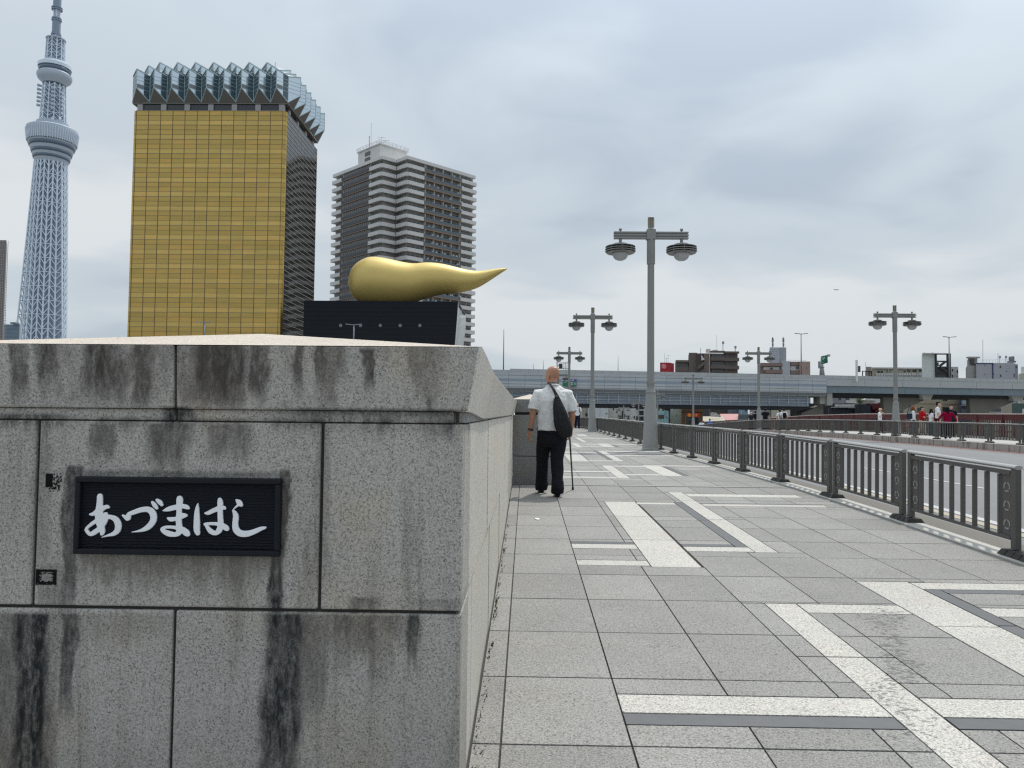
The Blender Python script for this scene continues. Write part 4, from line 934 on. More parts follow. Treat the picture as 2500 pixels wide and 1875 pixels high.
# ------------------------------------------------------------------ balconied apartment tower
AWL = mat("flat_wall", (.30, .29, .28), .8, var=.1, scale=.2); ABL = mat("flat_balcony", (.60, .595, .59), .7, var=.07, scale=.4); ABK = mat("flat_recess", (.30, .295, .285), .8, var=.3, scale=.6)
ANV = mat("flat_navy", (.055, .064, .080), .6, var=.1); AGL = mat("flat_glass_rail", (.10, .125, .145), .2, .1, .6, var=.25, scale=.5); ATR = mat("flat_trim", (.30, .17, .085), .7); AWN = mat("flat_window", (.045, .05, .06), .12, 0, .6, var=.3, scale=1)
AFR = mat("flat_frame", (.56, .56, .55), .6)
def build_flats():
    C1 = Vector((at(932, 384, 286).x, 286, 0)); zt = at(932, 384, 286).z; L = Vector((at(813, 432.6, 309).x, 309.5, 0)); C2 = Vector((at(995, 384, 286).x, 286, 0)); Rr = Vector((at(1161, 437, 311).x, 310.5, 0)); N = Vector(((C1.x + C2.x) / 2, 290.6, 0))
    t = thing("apartment_tower", "tall grey balconied apartment tower behind the golden sculpture", "apartment block", ((C1.x + C2.x) / 2, 305, -5.3))
    fh = 3.3; Z0 = -5.3; nf = 23
    dl = (L - C1).normalized(); dr = (Rr - C2).normalized(); il = dr; ir = dl      # inward normals of each face
    bk = L + (Rr - C2); 
    w = MB(); poly = [L + il * 1.6, C1 + il * 1.6 + dl * 1.2, N + Vector((0, 2.4, 0)), C2 + ir * 1.6 + dr * 1.2, Rr + ir * 1.6, bk]
    w.prism([(p.x, p.y) for p in poly], Z0, zt - .6); w.build("wall", ABK, t, world=True)
    rf = MB(); po = [L - il * .1 + dl * .3, C1 - il * .1 + dl * 1.2, C1 - (il + ir) * .05, N, C2 - (ir + il) * .05, C2 - ir * .1 + dr * 1.2, Rr - ir * .1, bk]
    rf.prism([(p.x, p.y) for p in po], zt - .55, zt + .75); rf.build("roof_slab", ABL, t, world=True)
    def seg(b, o, d, inn, a, c, t0, t1, z0, z1):      # a slab along a face: from a to c metres, t0..t1 inwards
        p = [o + d * a + inn * t0, o + d * c + inn * t0, o + d * c + inn * t1, o + d * a + inn * t1]; b.hexa([(q.x, q.y, z0) for q in p], [(q.x, q.y, z1) for q in p])
    Ll, Lr = (L - C1).length, (Rr - C2).length
    for k in range(nf):
        zf = zt - fh * (k + 1); b = MB(); bends = []
        # rounded balconies wrapping the two outer corners, and one-bay balconies at the far ends
        for (o, d, inn, sgn) in ((C1, dl, il, 1), (C2, dr, ir, -1)):
            n2 = (N - o).normalized(); path = [o + d * 8.2, o + d * 2.0, o + d * .7 + n2 * .15, o + n2 * .7 + d * .15, o + n2 * 2.2, N - n2 * .25 ]
            for p, q in zip(path, path[1:]): b.bar((p.x, p.y, zf + .35), (q.x, q.y, zf + .35), .22, 1.5)
            cen = o + d * 2.2 + n2 * 2.2
            sl = [path[0], path[1], path[2], path[3], path[4], path[5], N + Vector((0, 2.5, 0)), path[0] + inn * 1.7]; b.prism([(p.x, p.y) for p in sl], zf - .32, zf - .05)
        for (o, d, inn, Ln) in ((C1, dl, il, Ll), (C2, dr, ir, Lr)):
            a0 = Ln - (6.5 if o is C1 else 7.5); be = MB(); seg(be, o, d, inn, a0, Ln + .5, -.25, 0, zf - .4, zf + 1.1); seg(be, o, d, inn, a0, Ln + .25, 0, 1.7, zf - .32, zf - .05); seg(be, o, d, inn, Ln + .25, Ln + .5, 0, 4, zf - .4, zf + 1.1); be.build('end_balcony', ABL, t, world=True)
        b.build("balcony", ABL, t, world=True)
        b = MB(); seg(b, C1, dl, il, 8.3, Ll - 6.6, .15, 1.7, zf - .35, zf + 1.15); b.cur = 1; seg(b, C1, dl, il, 8.3, Ll - 6.6, .05, .15, zf - .42, zf - .2)
        b.build("navy_band", [ANV, ATR], t, world=True)
        b = MB(); n = 13
        for i in range(n):
            a = 8.5 + (Ll - 6.8 - 8.5) * i / n; seg(b, C1, dl, il, a + .12, a + 1.2, .45, .6, zf + 1.25, zf + 2.75)
        b.cur = 1; seg(b, C1, dl, il, 8.3, Ll - 6.6, .6, 1.65, zf + 1.15, zf + 2.9)
        b.build("window_row", [AWN, AFR], t, world=True)
        b = MB(); seg(b, C2, dr, ir, 8.3, Lr - 7.6, 0, .08, zf - .1, zf + 1.15); b.cur = 1; seg(b, C2, dr, ir, 8.3, Lr - 7.6, -.06, .25, zf - .45, zf - .1); b.cur = 2; seg(b, C2, dr, ir, 8.3, Lr - 7.6, .1, 1.7, zf - .3, zf - .12)
        b.cur = 3
        for i in range(5): a = 9 + i * (Lr - 17) / 4; seg(b, C2, dr, ir, a, a + .15, .1, 1.7, zf - .1, zf + 2.8)
        b.build("glass_balcony", [AGL, ATR, ABK, AFR], t, world=True)
        b = MB()
        for i in range(9):
            a = 9 + i * (Lr - 18) / 8 + rnd.uniform(-.3, .3)
            if rnd.random() < .8: seg(b, C2, dr, ir, a, a + 1.7, 1.5, 1.62, zf, zf + 2.1)
            if rnd.random() < .30: q_ = MB(); seg(q_, C2, dr, ir, a + 1.9, a + 2.7, .5, 1.3, zf + 1.0, zf + 1.75); q_.build('air_conditioner', ABL, t, world=True)
        for (o, d, inn, Ln) in ((C1, dl, il, Ll), (C2, dr, ir, Lr)):
            for a in (1.6, 3.8, 6.0, Ln - 5, Ln - 2.4): seg(b, o, d, inn, a, a + 1.5, 1.5, 1.62, zf, zf + 2.1)
        b.build("balcony_door", [AWN, ABL], t, world=True)
    # stair head on the roof, with railing and aerials
    ph = thing("stair_head", None, None); ph.parent = t; o = C1 + il * 1.5 + dl * 3.5 ; zp = at(905, 358, 292).z
    b = MB(); q = [o, o + dl * 15, o + dl * 15 + il * 13, o + il * 13]; b.hexa([(p.x, p.y, zt + .6) for p in q], [(p.x, p.y, zp) for p in q]); b.build("stair_head_wall", ABL, ph, world=True)
    b = MB(); q2 = [o - dl * .4 - il * .4, o + dl * 15.4 - il * .4, o + dl * 15.4 + il * 13.4, o - dl * .4 + il * 13.4]; b.hexa([(p.x, p.y, zp) for p in q2], [(p.x, p.y, zp + .5) for p in q2])
    for p, r_ in zip(q2, q2[1:] + q2[:1]):
        for h in (1.1, 1.7): b.bar((p.x, p.y, zp + h), (r_.x, r_.y, zp + h), .12)
        for u in range(7): x = p + (r_ - p) * u / 7; b.bar((x.x, x.y, zp + .5), (x.x, x.y, zp + 1.7), .12)
    b.build("roof_railing", AFR, ph, world=True)
    for z in (.35, .72): b = MB(); c = o + dl * 6.5 - il * .05; r_ = o + dl * 10 - il * .05; zz_ = zt + (zp - zt) * z; b.bar((c.x, c.y, zz_), (r_.x, r_.y, zz_), .3, 1.5); b.build("window", AWN, ph, world=True)
    for (px, py0, py1, r_) in ((906.5, 301, 358, .14), (902, 332, 358, .4), (931, 335, 378, .14), (941, 342, 378, .12)):
        a, c = at(px, py0, 293), at(px, py1, 293); b = MB(); b.bar(a, c, r_)
        if px in (931, 941):
            for dz in (.2, 2.2): b.bar((a.x - 1.6, a.y, a.z - dz), (a.x + 1.6, a.y, a.z - dz), .14)
        b.build("aerial", AFR, ph, world=True)
build_flats()

# ------------------------------------------------------------------ elevated expressway on the far bank
VPAN = mat("viaduct_panel", (.44, .465, .485), .5, .15, .4, var=.10, scale=.25, streak=True, isl=.06); VBND = mat("viaduct_band", (.27, .315, .365), .5, .1, var=.12, scale=.3)
VRL = mat("viaduct_parapet", (.42, .43, .435), .7, var=.10, scale=.2, streak=True); VJN = mat("viaduct_joint", (.13, .135, .14), .7)
VGR = mat("viaduct_girder", (.20, .23, .27), .5, .1, var=.3, scale=.3); VGL = mat("viaduct_girder_frame", (.42, .47, .52), .55, .1); VBL = mat("viaduct_steel", (.19, .235, .265), .5, .1, var=.12, scale=.2); VDK = mat("viaduct_under_shadow", (.02, .022, .025), .9)
VCN = mat("viaduct_concrete", (.36, .355, .32), .85, var=.2, scale=.3, streak=True); VCD = mat("viaduct_pier_concrete", (.165, .155, .135), .9, var=.25, scale=.3, streak=True)
VA, VB = at(1203, 960, 163.0), at(2018, 960, 178.0); VD = Vector((VB.x - VA.x, VB.y - VA.y, 0)); VL = VD.length; VD.normalize(); VN = Vector((-VD.y, VD.x, 0))   # VN points away from the camera
def vs(px):        # distance along the viaduct's front line at an image column
    d = ray(px, 985); # solve (VA + VD*s) x d = 0 in plan
    return (VA.y * d.x - VA.x * d.y) / (VD.x * d.y - VD.y * d.x)
def vbox(b, s0, s1, t0, t1, z0, z1):
    q = [VA + VD * s0 + VN * t0, VA + VD * s1 + VN * t0, VA + VD * s1 + VN * t1, VA + VD * s0 + VN * t1]; b.hexa([(p.x, p.y, z0) for p in q], [(p.x, p.y, z1) for p in q])
def build_viaduct():
    t = thing("elevated_expressway", "long grey elevated expressway with a smooth panelled wall crossing behind the bridge", "expressway", (VA.x + VD.x * 40, VA.y + VD.y * 40, -5.3))
    sE = vs(2018.5); s0 = vs(150); sR = vs(2560)
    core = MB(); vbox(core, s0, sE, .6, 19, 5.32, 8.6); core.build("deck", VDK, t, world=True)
    pan, bnd, jn = MB(), MB(), MB(); pw = 3.64; n = int((sE - s0) / pw) + 1
    for i in range(n):
        b_ = sE - i * pw; a_ = b_ - pw
        prof = [(.0, 9.55), (.0, 8.3), (.0, 8.27), (.0, 7.62), (.0, 7.6), (.0, 6.45), (.05, 5.85), (.30, 5.45), (.75, 5.28)]
        for (t0, z0), (t1, z1) in zip(prof, prof[1:]):
            tgt = bnd if (abs(z0 - 8.27) < .01) else pan
            p = [VA + VD * (a_ + .025) + VN * t0, VA + VD * (b_ - .025) + VN * t0, VA + VD * (b_ - .025) + VN * t1, VA + VD * (a_ + .025) + VN * t1]
            tgt.add([(p[0].x, p[0].y, z0), (p[1].x, p[1].y, z0), (p[2].x, p[2].y, z1), (p[3].x, p[3].y, z1)], [(0, 1, 2, 3)])
        for z in (9.0, 7.1, 6.45): vbox(jn, a_, b_, -.03, .0, z - .025, z + .025)
    vbox(jn, s0, sE, .02, .4, 5.6, 9.5)
    pan.build("wall_panels", VPAN, t, world=True); bnd.build("blue_band", VBND, t, world=True); jn.build("panel_joint", VJN, t, world=True)
    r = MB(); step = vs(1245)
    vbox(r, s0, step, .1, .3, 9.55, 10.15); vbox(r, step, sR, .1, .3, 9.58, 10.42)
    for i in range(int((sR - step) / 2.1)): vbox(r, step + i * 2.1, step + i * 2.1 + .08, .05, .1, 9.58, 10.42)
    r.build("upper_parapet", VRL, t, world=True)
    g = MB(); vbox(g, s0, sE - 4, 1.0, 18, 2.95, 5.3); g.build("girder", VGR, t, world=True)
    g = MB(); n = int((sE - s0) / 2.45)
    for i in range(n): s_ = sE - 4.5 - i * 2.45; vbox(g, s_ - .06, s_ + .06, .75, 1.0, 3.2, 5.3)
    for z in (5.15, 4.55, 3.9): vbox(g, s0, sE - 4, .8, .98, z - .05, z + .05)
    g.build("maintenance_rail", VGL, t, world=True)
    g = MB(); vbox(g, s0, sE - 4, 1.2, 17.5, 2.2, 2.95); g.build("soffit", VDK, t, world=True)  # near-black band puts the shadow under the girder into colour
    # right-hand span: parapet on a steel girder
    g = MB(); n = 6; L_ = (sR - sE) / n
    for i in range(n): vbox(g, sE + L_ * i + .04, sE + L_ * (i + 1) - .04, .15, .6, 7.95, 9.6)
    g.build("span_parapet", VRL, t, world=True)
    g = MB(); vbox(g, sE, sR, .5, .9, 6.35, 7.95); vbox(g, sE, sR, .3, 1.1, 6.3, 6.45)
    for i in range(8): vbox(g, sE + 3 + i * 9, sE + 3.06 + i * 9, .46, .5, 6.45, 7.9)
    g.build("span_girder", VBL, t, world=True)
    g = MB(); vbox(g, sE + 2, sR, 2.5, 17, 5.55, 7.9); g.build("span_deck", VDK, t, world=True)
    p = MB(); a = vs(2023); c = vs(2036); vbox(p, a, c, .6, 3, 3.3, 6.3); vbox(p, vs(2009), a, 1.2, 4, 3.6, 5.3); p.build("bearing_pier", VCN, t, world=True)
    p = MB()
    def arm(pts, t0, t1, b):
        k = len(pts); f = [VA + VD * vs(px) + VN * t0 for px, z in pts]; b.add([(f[i].x, f[i].y, pts[i][1]) for i in range(k)] + [(f[i].x + VN.x * (t1 - t0), f[i].y + VN.y * (t1 - t0), pts[i][1]) for i in range(k)],
              [tuple(range(k)), tuple(reversed(range(k, 2 * k)))] + [(i, k + i, k + (i + 1) % k, (i + 1) % k) for i in range(k)])
    arm([(1975, 1.5), (2028, 3.4), (2028, 1.0), (1990, -5.3), (1950, -5.3)], 3, 6, p); p.build("raking_pier", VCD, t, world=True)
    for (x0, x1) in ((2178, 2286), (2392, 2510)):
        p = MB(); w = x1 - x0; arm([(x0, 6.2), (x1, 6.2), (x1 - 6, 5.0), (x0 + w * .55, 2.9), (x0 + w * .30, 1.7), (x0 + w * .30, -5.3), (x0 + w * .08, -5.3), (x0, 3.9)], 3.2, 4.4, p); q = p.build("hammerhead_pier", VCD, t, world=True)
        p = MB(); arm([(x0 + w * .76, 6.3), (x1 + 3, 6.3), (x1 - 3, 5.05), (x0 + w * .80, 5.05)], 1.4, 3.1, p); p.build("pier_cap", VCN, q, world=True)
    return sE
build_viaduct()
POLE = mat("pole_grey", (.28, .31, .36), .5, .2); WHT = mat("sign_white", (.70, .70, .68), .5); 
def mast(name, label, cat, px, py0, py1, Y, r, head=None, group=None, r2=None, m=POLE):
    a, c = at(px, py1, Y), at(px, py0, Y); t = thing(name, label, cat, a, 0, group)
    b = MB(); b.tube([a, (a.x, a.y, c.z)], [r, r2 or r * .7], 10); b.build("pole", m, t, smooth=True, world=True)
    if head:
        b = MB()
        for s in ((-1, 1) if head == 2 else (head,)): b.hexa([(c.x, Y - .12, c.z - .02), (c.x + s * 1.6, Y - .18, c.z + .14), (c.x + s * 1.6, Y + .18, c.z + .14), (c.x, Y + .12, c.z - .02)], [(c.x, Y - .12, c.z + .12), (c.x + s * 1.6, Y - .18, c.z + .30), (c.x + s * 1.6, Y + .18, c.z + .30), (c.x, Y + .12, c.z + .12)])
        b.build("lamp_head", m, t, world=True)
    return t
LG = "expressway lighting masts"
mast("light_mast", "slim dark mast with a small head, standing alone just right of the black hall", "light mast", 1229, 804, 912, 170, .14, 0, LG)
mast("light_mast", "tall thin mast over the pinkish flats with a two-armed head", "light mast", 1956.5, 816, 925, 184, .16, 2, LG)
mast("light_mast", "thin mast with a two-armed head right of the open stair tower", "light mast", 2318.5, 824, 930, 190, .16, 2, LG)
mast("light_mast", "pale double-headed mast before the gold tower's lower glass", "light mast", 498, 788, 840, 150, .16, 2, LG)
mast("light_mast", "pale double-headed mast before the black hall", "light mast", 863, 794, 850, 150, .16, 2, LG)
for px, y0, lb in ((1302, 888, "shortest needle mast above the panelled wall, left of the walking man"), (1326.5, 880, "needle mast just left of the walking man's head"), (1509, 869, "needle mast between the two nearest pavement lamps")):
    mast("needle_mast", lb, "mast", px, y0, 912, 172, .07, None, "thin needle masts on the expressway")
# green guide sign on the wall, behind the man
SGN = mat("sign_green", (.012, .16, .085), .5); SPU = mat("sign_purple", (.085, .055, .30), .5); SGY = mat("sign_panel_grey", (.40, .41, .41), .6); SFR = mat("sign_back", (.16, .17, .18), .6)
def rect(b, px0, py0, px1, py1, Y, d=.06):
    pm, pc = (py0 + py1) / 2, (px0 + px1) / 2; z0, z1 = sorted((at(pc, py0, Y).z, at(pc, py1, Y).z)); b.box(at(px0, pm, Y).x, at(px1, pm, Y).x, Y - d, Y, z0, z1)
def guide_sign():
    Y = 166.0; t = thing("guide_sign", "green and purple motorway guide sign on the panelled wall behind the walking man's head", "road sign", at(1386, 950, Y))
    for (x0, x1) in ((1361, 1386), (1391.5, 1407.5)):
        b = MB(); rect(b, x0, 919, x1, 926, Y); b.build("heading", SGY, t, world=True)
        b = MB(); rect(b, x0, 926, x1, 931, Y); b.build("purple_band", SPU, t, world=True); b = MB(); rect(b, x0, 931, x1, 943, Y); p = b.build("green_board", SGN, t, world=True)
        b = MB(); w = x1 - x0
        for (u0, v0, u1, v1) in ((.1, 932.5, .25, 934), (.3, 932.5, .42, 934), (.55, 933, .85, 933.6), (.1, 935.5, .5, 936.1), (.1, 937.5, .42, 938.5), (.1, 939.4, .48, 940.1)): rect(b, x0 + w * u0, v0, x0 + w * u1, v1, Y - .07, .03)
        for (u0, v0, u1, v1) in ((.12, 927.6, .2, 929.6), (.3, 927.6, .42, 929.6), (.46, 927.6, .58, 929.6)): rect(b, x0 + w * u0, v0, x0 + w * u1, v1, Y - .07, .03)
        b.build("lettering", WHT, p, world=True)
    b = MB(); rect(b, 1400.8, 937, 1403.8, 938, Y - .07, .03); a = at(1403.4, 935.6, Y - .1); c = at(1406.6, 937.5, Y - .1); e = at(1403.4, 939.4, Y - .1); b.add([tuple(a), tuple(c), tuple(e)], [(0, 1, 2)]); b.build("arrow", WHT, t, world=True)
    b = MB(); rect(b, 1358, 918.2, 1409, 919, Y); rect(b, 1386, 919, 1391.5, 943.6, Y + .12, .06); rect(b, 1360, 943, 1408, 943.8, Y); b.build("frame", SFR, t, world=True)
guide_sign()
def screen_kit():
    Y = 172.0; t = thing("equipment_rack", "dark cluster of cabinets and rods above the wall, right of the walking man's head", "equipment rack", at(1372, 907, Y))
    b = MB(); rect(b, 1364.5, 888.5, 1373, 899.5, Y, .9); b.build("cabinet", mat("rack_dark", (.03, .03, .035), .5), t, world=True)
    b = MB()
    for px in (1358.5, 1360.5, 1376, 1380.5, 1384): rect(b, px, 883.5, px + .8, 907, Y + .4, .3)
    for py in (885.5, 899.5): rect(b, 1358, py, 1387, py + 1, Y + .5, .3)
    b.build("frame", SFR, t, world=True); b = MB()
    for px, py in ((1361.5, 890), (1378.5, 886), (1380, 893), (1375.5, 895)): rect(b, px, py, px + 2.4, py + 5, Y - .1, .4)
    b.build("antenna_box", WHT, t, world=True); 
screen_kit()
def p_sign():
    Y = 186.0; t = thing("parking_sign", "green parking sign on a thick tapering pale post above the expressway", "road sign", at(2007, 916, Y))
    a, c = at(2007, 916, Y), at(2005.5, 872, Y); b = MB(); b.tube([a, (c.x, Y, c.z)], [.63, .24], 16); b.build("post", mat("sign_post", (.47, .46, .44), .6), t, smooth=True, world=True)
    def tilt(px0, pyA, px1, pyB, h, d, m, nm, dy=0, par=None):
        b = MB(); A, B = at(px0, pyA, Y - .8 + dy), at(px1, pyB, Y - 2.2 + dy); hh = h * Y / F
        b.hexa([(A.x, A.y, A.z - hh), (B.x, B.y, B.z - hh), (B.x, B.y + d, B.z - hh), (A.x, A.y + d, A.z - hh)], [tuple(A), tuple(B), (B.x, B.y + d, B.z), (A.x, A.y + d, A.z)]); return b.build(nm, m, par or t, world=True)
    pb = tilt(2006, 869.5, 2020.5, 866.5, 19, .3, SGN, "green_board"); tilt(2006.5, 881, 2021, 878.2, 7.5, .3, SGY, "lower_board", -.02); tilt(2007, 882, 2013.8, 881, 7, .3, SGN, "lower_green_board", -.06)
    tilt(2020, 865.4, 2027, 864.8, 5.6, .25, SGY, "exit_tab", -.1)
    v, f = text_mesh("P", 1.05); q = at(2007.6, 879.2, Y - 1.25); b = MB(); b.add([(q.x + x, q.y - .05 - z - .55 * x, q.z + y_ + .12 * x) for x, y_, z in v], f); b.build("letter", WHT, t, world=True)
    for px, py in ((2008, 885.5), (2010.5, 885)): b = MB(); rect(b, px, py - 1.5, px + 1.6, py + 1, Y - 1.4, .05); b.build("lettering", WHT, t, world=True)
    b = MB(); rect(b, 1997.2, 882.5, 2000.8, 899.5, Y - .6, .3); s_ = b.build("side_sign", mat("side_sign", (.22, .27, .31), .5), t, world=True)
    b = MB(); rect(b, 2000.5, 885, 2007, 886.3, Y - .5, .2); rect(b, 2000.5, 896, 2012, 897.3, Y - .5, .3); b.build("bracket", SFR, t, world=True)
p_sign()
def matrix_sign():
    Y = 179.5; t = thing("matrix_sign", "white slab post with a small dark dot-matrix board beside it, on the span's parapet", "road sign", at(2090, 931, Y))
    b = MB(); rect(b, 2088.5, 879, 2092.2, 931.5, Y - .3, .5); b.build("post", WHT, t, world=True); b = MB(); rect(b, 2092.6, 893.8, 2099, 908.5, Y, .4); p = b.build("board", mat("matrix_dark", (.05, .05, .05), .5), t, world=True)
    b = MB()
    for k in range(4): rect(b, 2093.4, 895.4 + 3.2 * k, 2098.2, 896.6 + 3.2 * k, Y - .41, .03)
    b.build("text_row", mat("matrix_text", (.22, .20, .17), .6), p, world=True)
matrix_sign()

# ------------------------------------------------------------------ buildings beyond
WIN = mat("town_window", (.035, .042, .050), .15, 0, .6, var=.4, scale=.6); WFR = mat("town_window_frame", (.5, .5, .49), .6); ACU = mat("town_white", (.58, .58, .57), .7, var=.08, scale=.3, streak=True)
t_Y = {}
def tbox(b, x0, x1, y0, y1, z0, z1):     # plan splays with the sight line, as the real blocks turn their sides away
    k = 1 + (y1 - y0) / y0 * .93; b.hexa([(x0, y0, z0), (x1, y0, z0), (x1 * k, y1, z0), (x0 * k, y1, z0)], [(x0, y0, z1), (x1, y0, z1), (x1 * k, y1, z1), (x0 * k, y1, z1)]); return b
def house(name, label, cat, px0, px1, pyt, Y, dep, m, group=None, roof=None):
    a, c = at(px0, pyt, Y), at(px1, pyt, Y); zt = (a.z + c.z) / 2; t = thing(name, label, cat, ((a.x + c.x) / 2, Y + dep / 2, -5.3), 0, group)
    b = MB(); tbox(b, a.x, c.x, Y, Y + dep, -5.3, zt); w = b.build("wall", m, t, world=True)
    if roof: b = MB(); tbox(b, a.x - .2, c.x + .2, Y - .2, Y + dep, zt, zt + .35); b.build("roof", roof, t, world=True)
    t['_'] = 0; del t['_']; t_Y[t.name] = Y; return t

def bits(t, name, m, rs, d=.12, each=True, dy=0):
    Y = t_Y[t.name] + dy; g = MB()
    for r in rs:
        b = MB() if each else g; rect(b, *r, Y - .003, d)
        if each: b.build(name, m, t, world=True)
    if not each: g.build(name, m, t, world=True)
c = lambda n, r, g, b, **k: mat(n, s2l(r, g, b), .75, var=.12, scale=.3, streak=True, **k)
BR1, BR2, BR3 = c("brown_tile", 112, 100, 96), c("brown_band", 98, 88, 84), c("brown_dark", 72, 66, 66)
# left edge
h = house("office_block", "dark slim office slab cut off by the photo's left edge", "office block", -110, 15.5, 586, 420, 12, c("slab_grey", 122, 118, 118))
g = MB(); xs_ = at(-21, 700, 420).x; zs_ = at(-21, 586, 420).z
for k in range(40): rect(g, -9, 590 + k * 6.2, 15.3, 591 + k * 6.2, 419.98, .15)
for k in range(5): rect(g, -6 + 4.6 * k, 588, -5 + 4.6 * k, 960, 419.94, .12)
g.build("facade_grid", c("slab_line", 150, 146, 144), h, world=True)
h = house("glass_office", "small blue glass office between the left-edge slab and the lattice tower", "office block", 6, 48, 792, 600, 30, mat("blue_glass", s2l(96, 112, 128), .25, .2, .5, var=.25, scale=.1))
bits(h, "roof_box", c("roof_box", 110, 125, 140), [(33, 788, 47, 792)], 4); bits(h, "floor_band", c("blue_band", 130, 150, 165), [(6, 800, 48, 801), (6, 809, 48, 810), (6, 818, 48, 819), (6, 827, 48, 828)], .2, False)
# above the viaduct
def red_box():
    Y = 236; t = thing("rooftop_billboard", "red rooftop box sign with a pale round emblem", "billboard", at(1628, 912, Y)); A, B, C_ = at(1611.5, 885, Y), at(1634, 884, Y), at(1645.5, 886, Y + 4)
    z0 = at(1628, 918, Y).z; b = MB(); b.prism([(A.x, A.y), (B.x, B.y), (C_.x, C_.y), (A.x + C_.x - B.x, C_.y)], z0, A.z); b.build("box", mat("billboard_red", s2l(150, 22, 38), .5, var=.1, scale=.5), t, world=True)
    q = at(1620.5, 894.5, Y - .05); r = .95; b = MB(); b.prism([(r * math.cos(k * .2618), r * math.sin(k * .2618)) for k in range(24)], 0, .05); b.v = [(q.x + x, q.y - z, q.z + y_) for x, y_, z in b.v]; e = b.build("emblem", mat("emblem_red", s2l(196, 70, 84), .5), t, world=True)
    b = MB()
    for x0, y0, x1, y1 in ((1616, 890.5, 1620.3, 891.4), (1617.8, 891, 1618.5, 894.5), (1619.6, 892, 1620.6, 894.3), (1621.4, 890.6, 1622, 894.4), (1622.8, 892, 1623.6, 894.3), (1624.4, 892.2, 1625, 894.3), (1617, 896, 1624.6, 896.7), (1618, 898, 1623.5, 898.5)): rect(b, x0, y0, x1, y1, Y - .12, .04)
    b.build("lettering", WHT, e, world=True)
    b = MB()
    for px, y0 in ((1622.5, 863), (1627, 873), (1631, 866)): p, q = at(px, 885, Y + 2), at(px, y0, Y + 2); b.bar(p, q, .07)
    for px in (1628.5, 1633.5): p = at(px, 868 if px > 1630 else 875, Y + 2); b.bar((p.x - .5, p.y, p.z), (p.x + .5, p.y, p.z), .06)
    b.build("aerial", POLE, t, world=True)
red_box()
def brown_flats():
    Y = 250; t = house("brown_flats", "brown tiled flats with an outside stair, above the expressway wall", "apartment block", 1701, 1801, 863, Y, 16, BR1)
    for x0, x1, yt, dy in ((1649.5, 1684, 879, 1.5), (1682, 1702, 861, .5)):
        a, e = at(x0, yt, Y + dy), at(x1, yt, Y + dy); b = MB(); tbox(b, a.x, e.x, Y + dy, Y + 16, -5.3, a.z); b.build("wing", BR1 if x0 < 1660 else BR2, t, world=True)
    bits(t, "roof_slab", BR2, [(1733, 857, 1767.5, 861.5), (1766, 858.5, 1802.5, 863.5)], 1.2)
    for y0 in (871.5, 891.0): bits(t, "balcony", BR2, [(1733, y0, 1768, y0 + 9.5), (1768, y0 + 2.5, 1802, y0 + 11)], 1.3)
    bits(t, "balcony", BR2, [(1649, 896, 1682, 908), (1649.5, 879.5, 1683, 885)], .8, dy=1.5)
    bits(t, "window", WIN, [(1737, 864, 1764, 871), (1737, 884, 1764, 890.8), (1737, 903, 1764, 909)], .3); bits(t, "window", WIN, [(1656, 889, 1682, 896)], .3, dy=1.5)
    bits(t, "window", WIN, [(1771, 866, 1779, 874), (1786, 869, 1788.5, 877), (1793, 868, 1798, 876), (1771, 886, 1779, 893), (1786, 888, 1788.5, 896), (1793, 888, 1798, 895)], .15)
    bits(t, "stair_core", BR3, [(1702, 864, 1733, 912)], .25); bits(t, "wall_strip", BR1, [(1718, 863, 1733, 912)], .6)
    g = MB(); Yd = Y - .9
    for (xa, ya, xb, yb) in ((1704, 893, 1723, 880), (1704, 911, 1723, 898)):
        A, B = at(xa, ya, Yd), at(xb, yb, Yd); hh = 1.2; g.hexa([(A.x, Yd, A.z - hh), (B.x, Yd, B.z - hh), (B.x, Yd + .8, B.z - hh), (A.x, Yd + .8, A.z - hh)], [(A.x, Yd, A.z), (B.x, Yd, B.z), (B.x, Yd + .8, B.z), (A.x, Yd + .8, A.z)])
    g.build("stair", BR2, t, world=True); g = MB(); A, B, C_ = at(1712, 880, Yd), at(1712, 866, Yd), at(1720, 878, Yd); g.prism([(A.x, A.z), (C_.x, C_.z), (B.x, B.z)], 0, .2); g.v = [(x, Yd - z, y_) for x, y_, z in g.v]; g.build("white_gable", ACU, t, world=True)
    bits(t, "rooftop_unit", ACU, [(1723, 853, 1731, 861), (1739, 855, 1749, 859)], 2, dy=6); bits(t, "downpipe", ACU, [(1730, 860, 1731.2, 912)], .8)
    for px, y0, y1, w in ((1710.5, 850, 866, .25), (1749.8, 818, 858, .1), (1765, 833, 858, .3), (1795, 844, 862, .3)):
        g = MB(); A, B = at(px, y1, Y + 5), at(px, y0, Y + 5); g.bar(A, B, w * .6)
        if w == .3: rect(g, px - 2.2, y0 + 1, px + 2.4, y0 + 7, Y + 4.8, .4)
        g.build("aerial", POLE, t, world=True)
brown_flats()
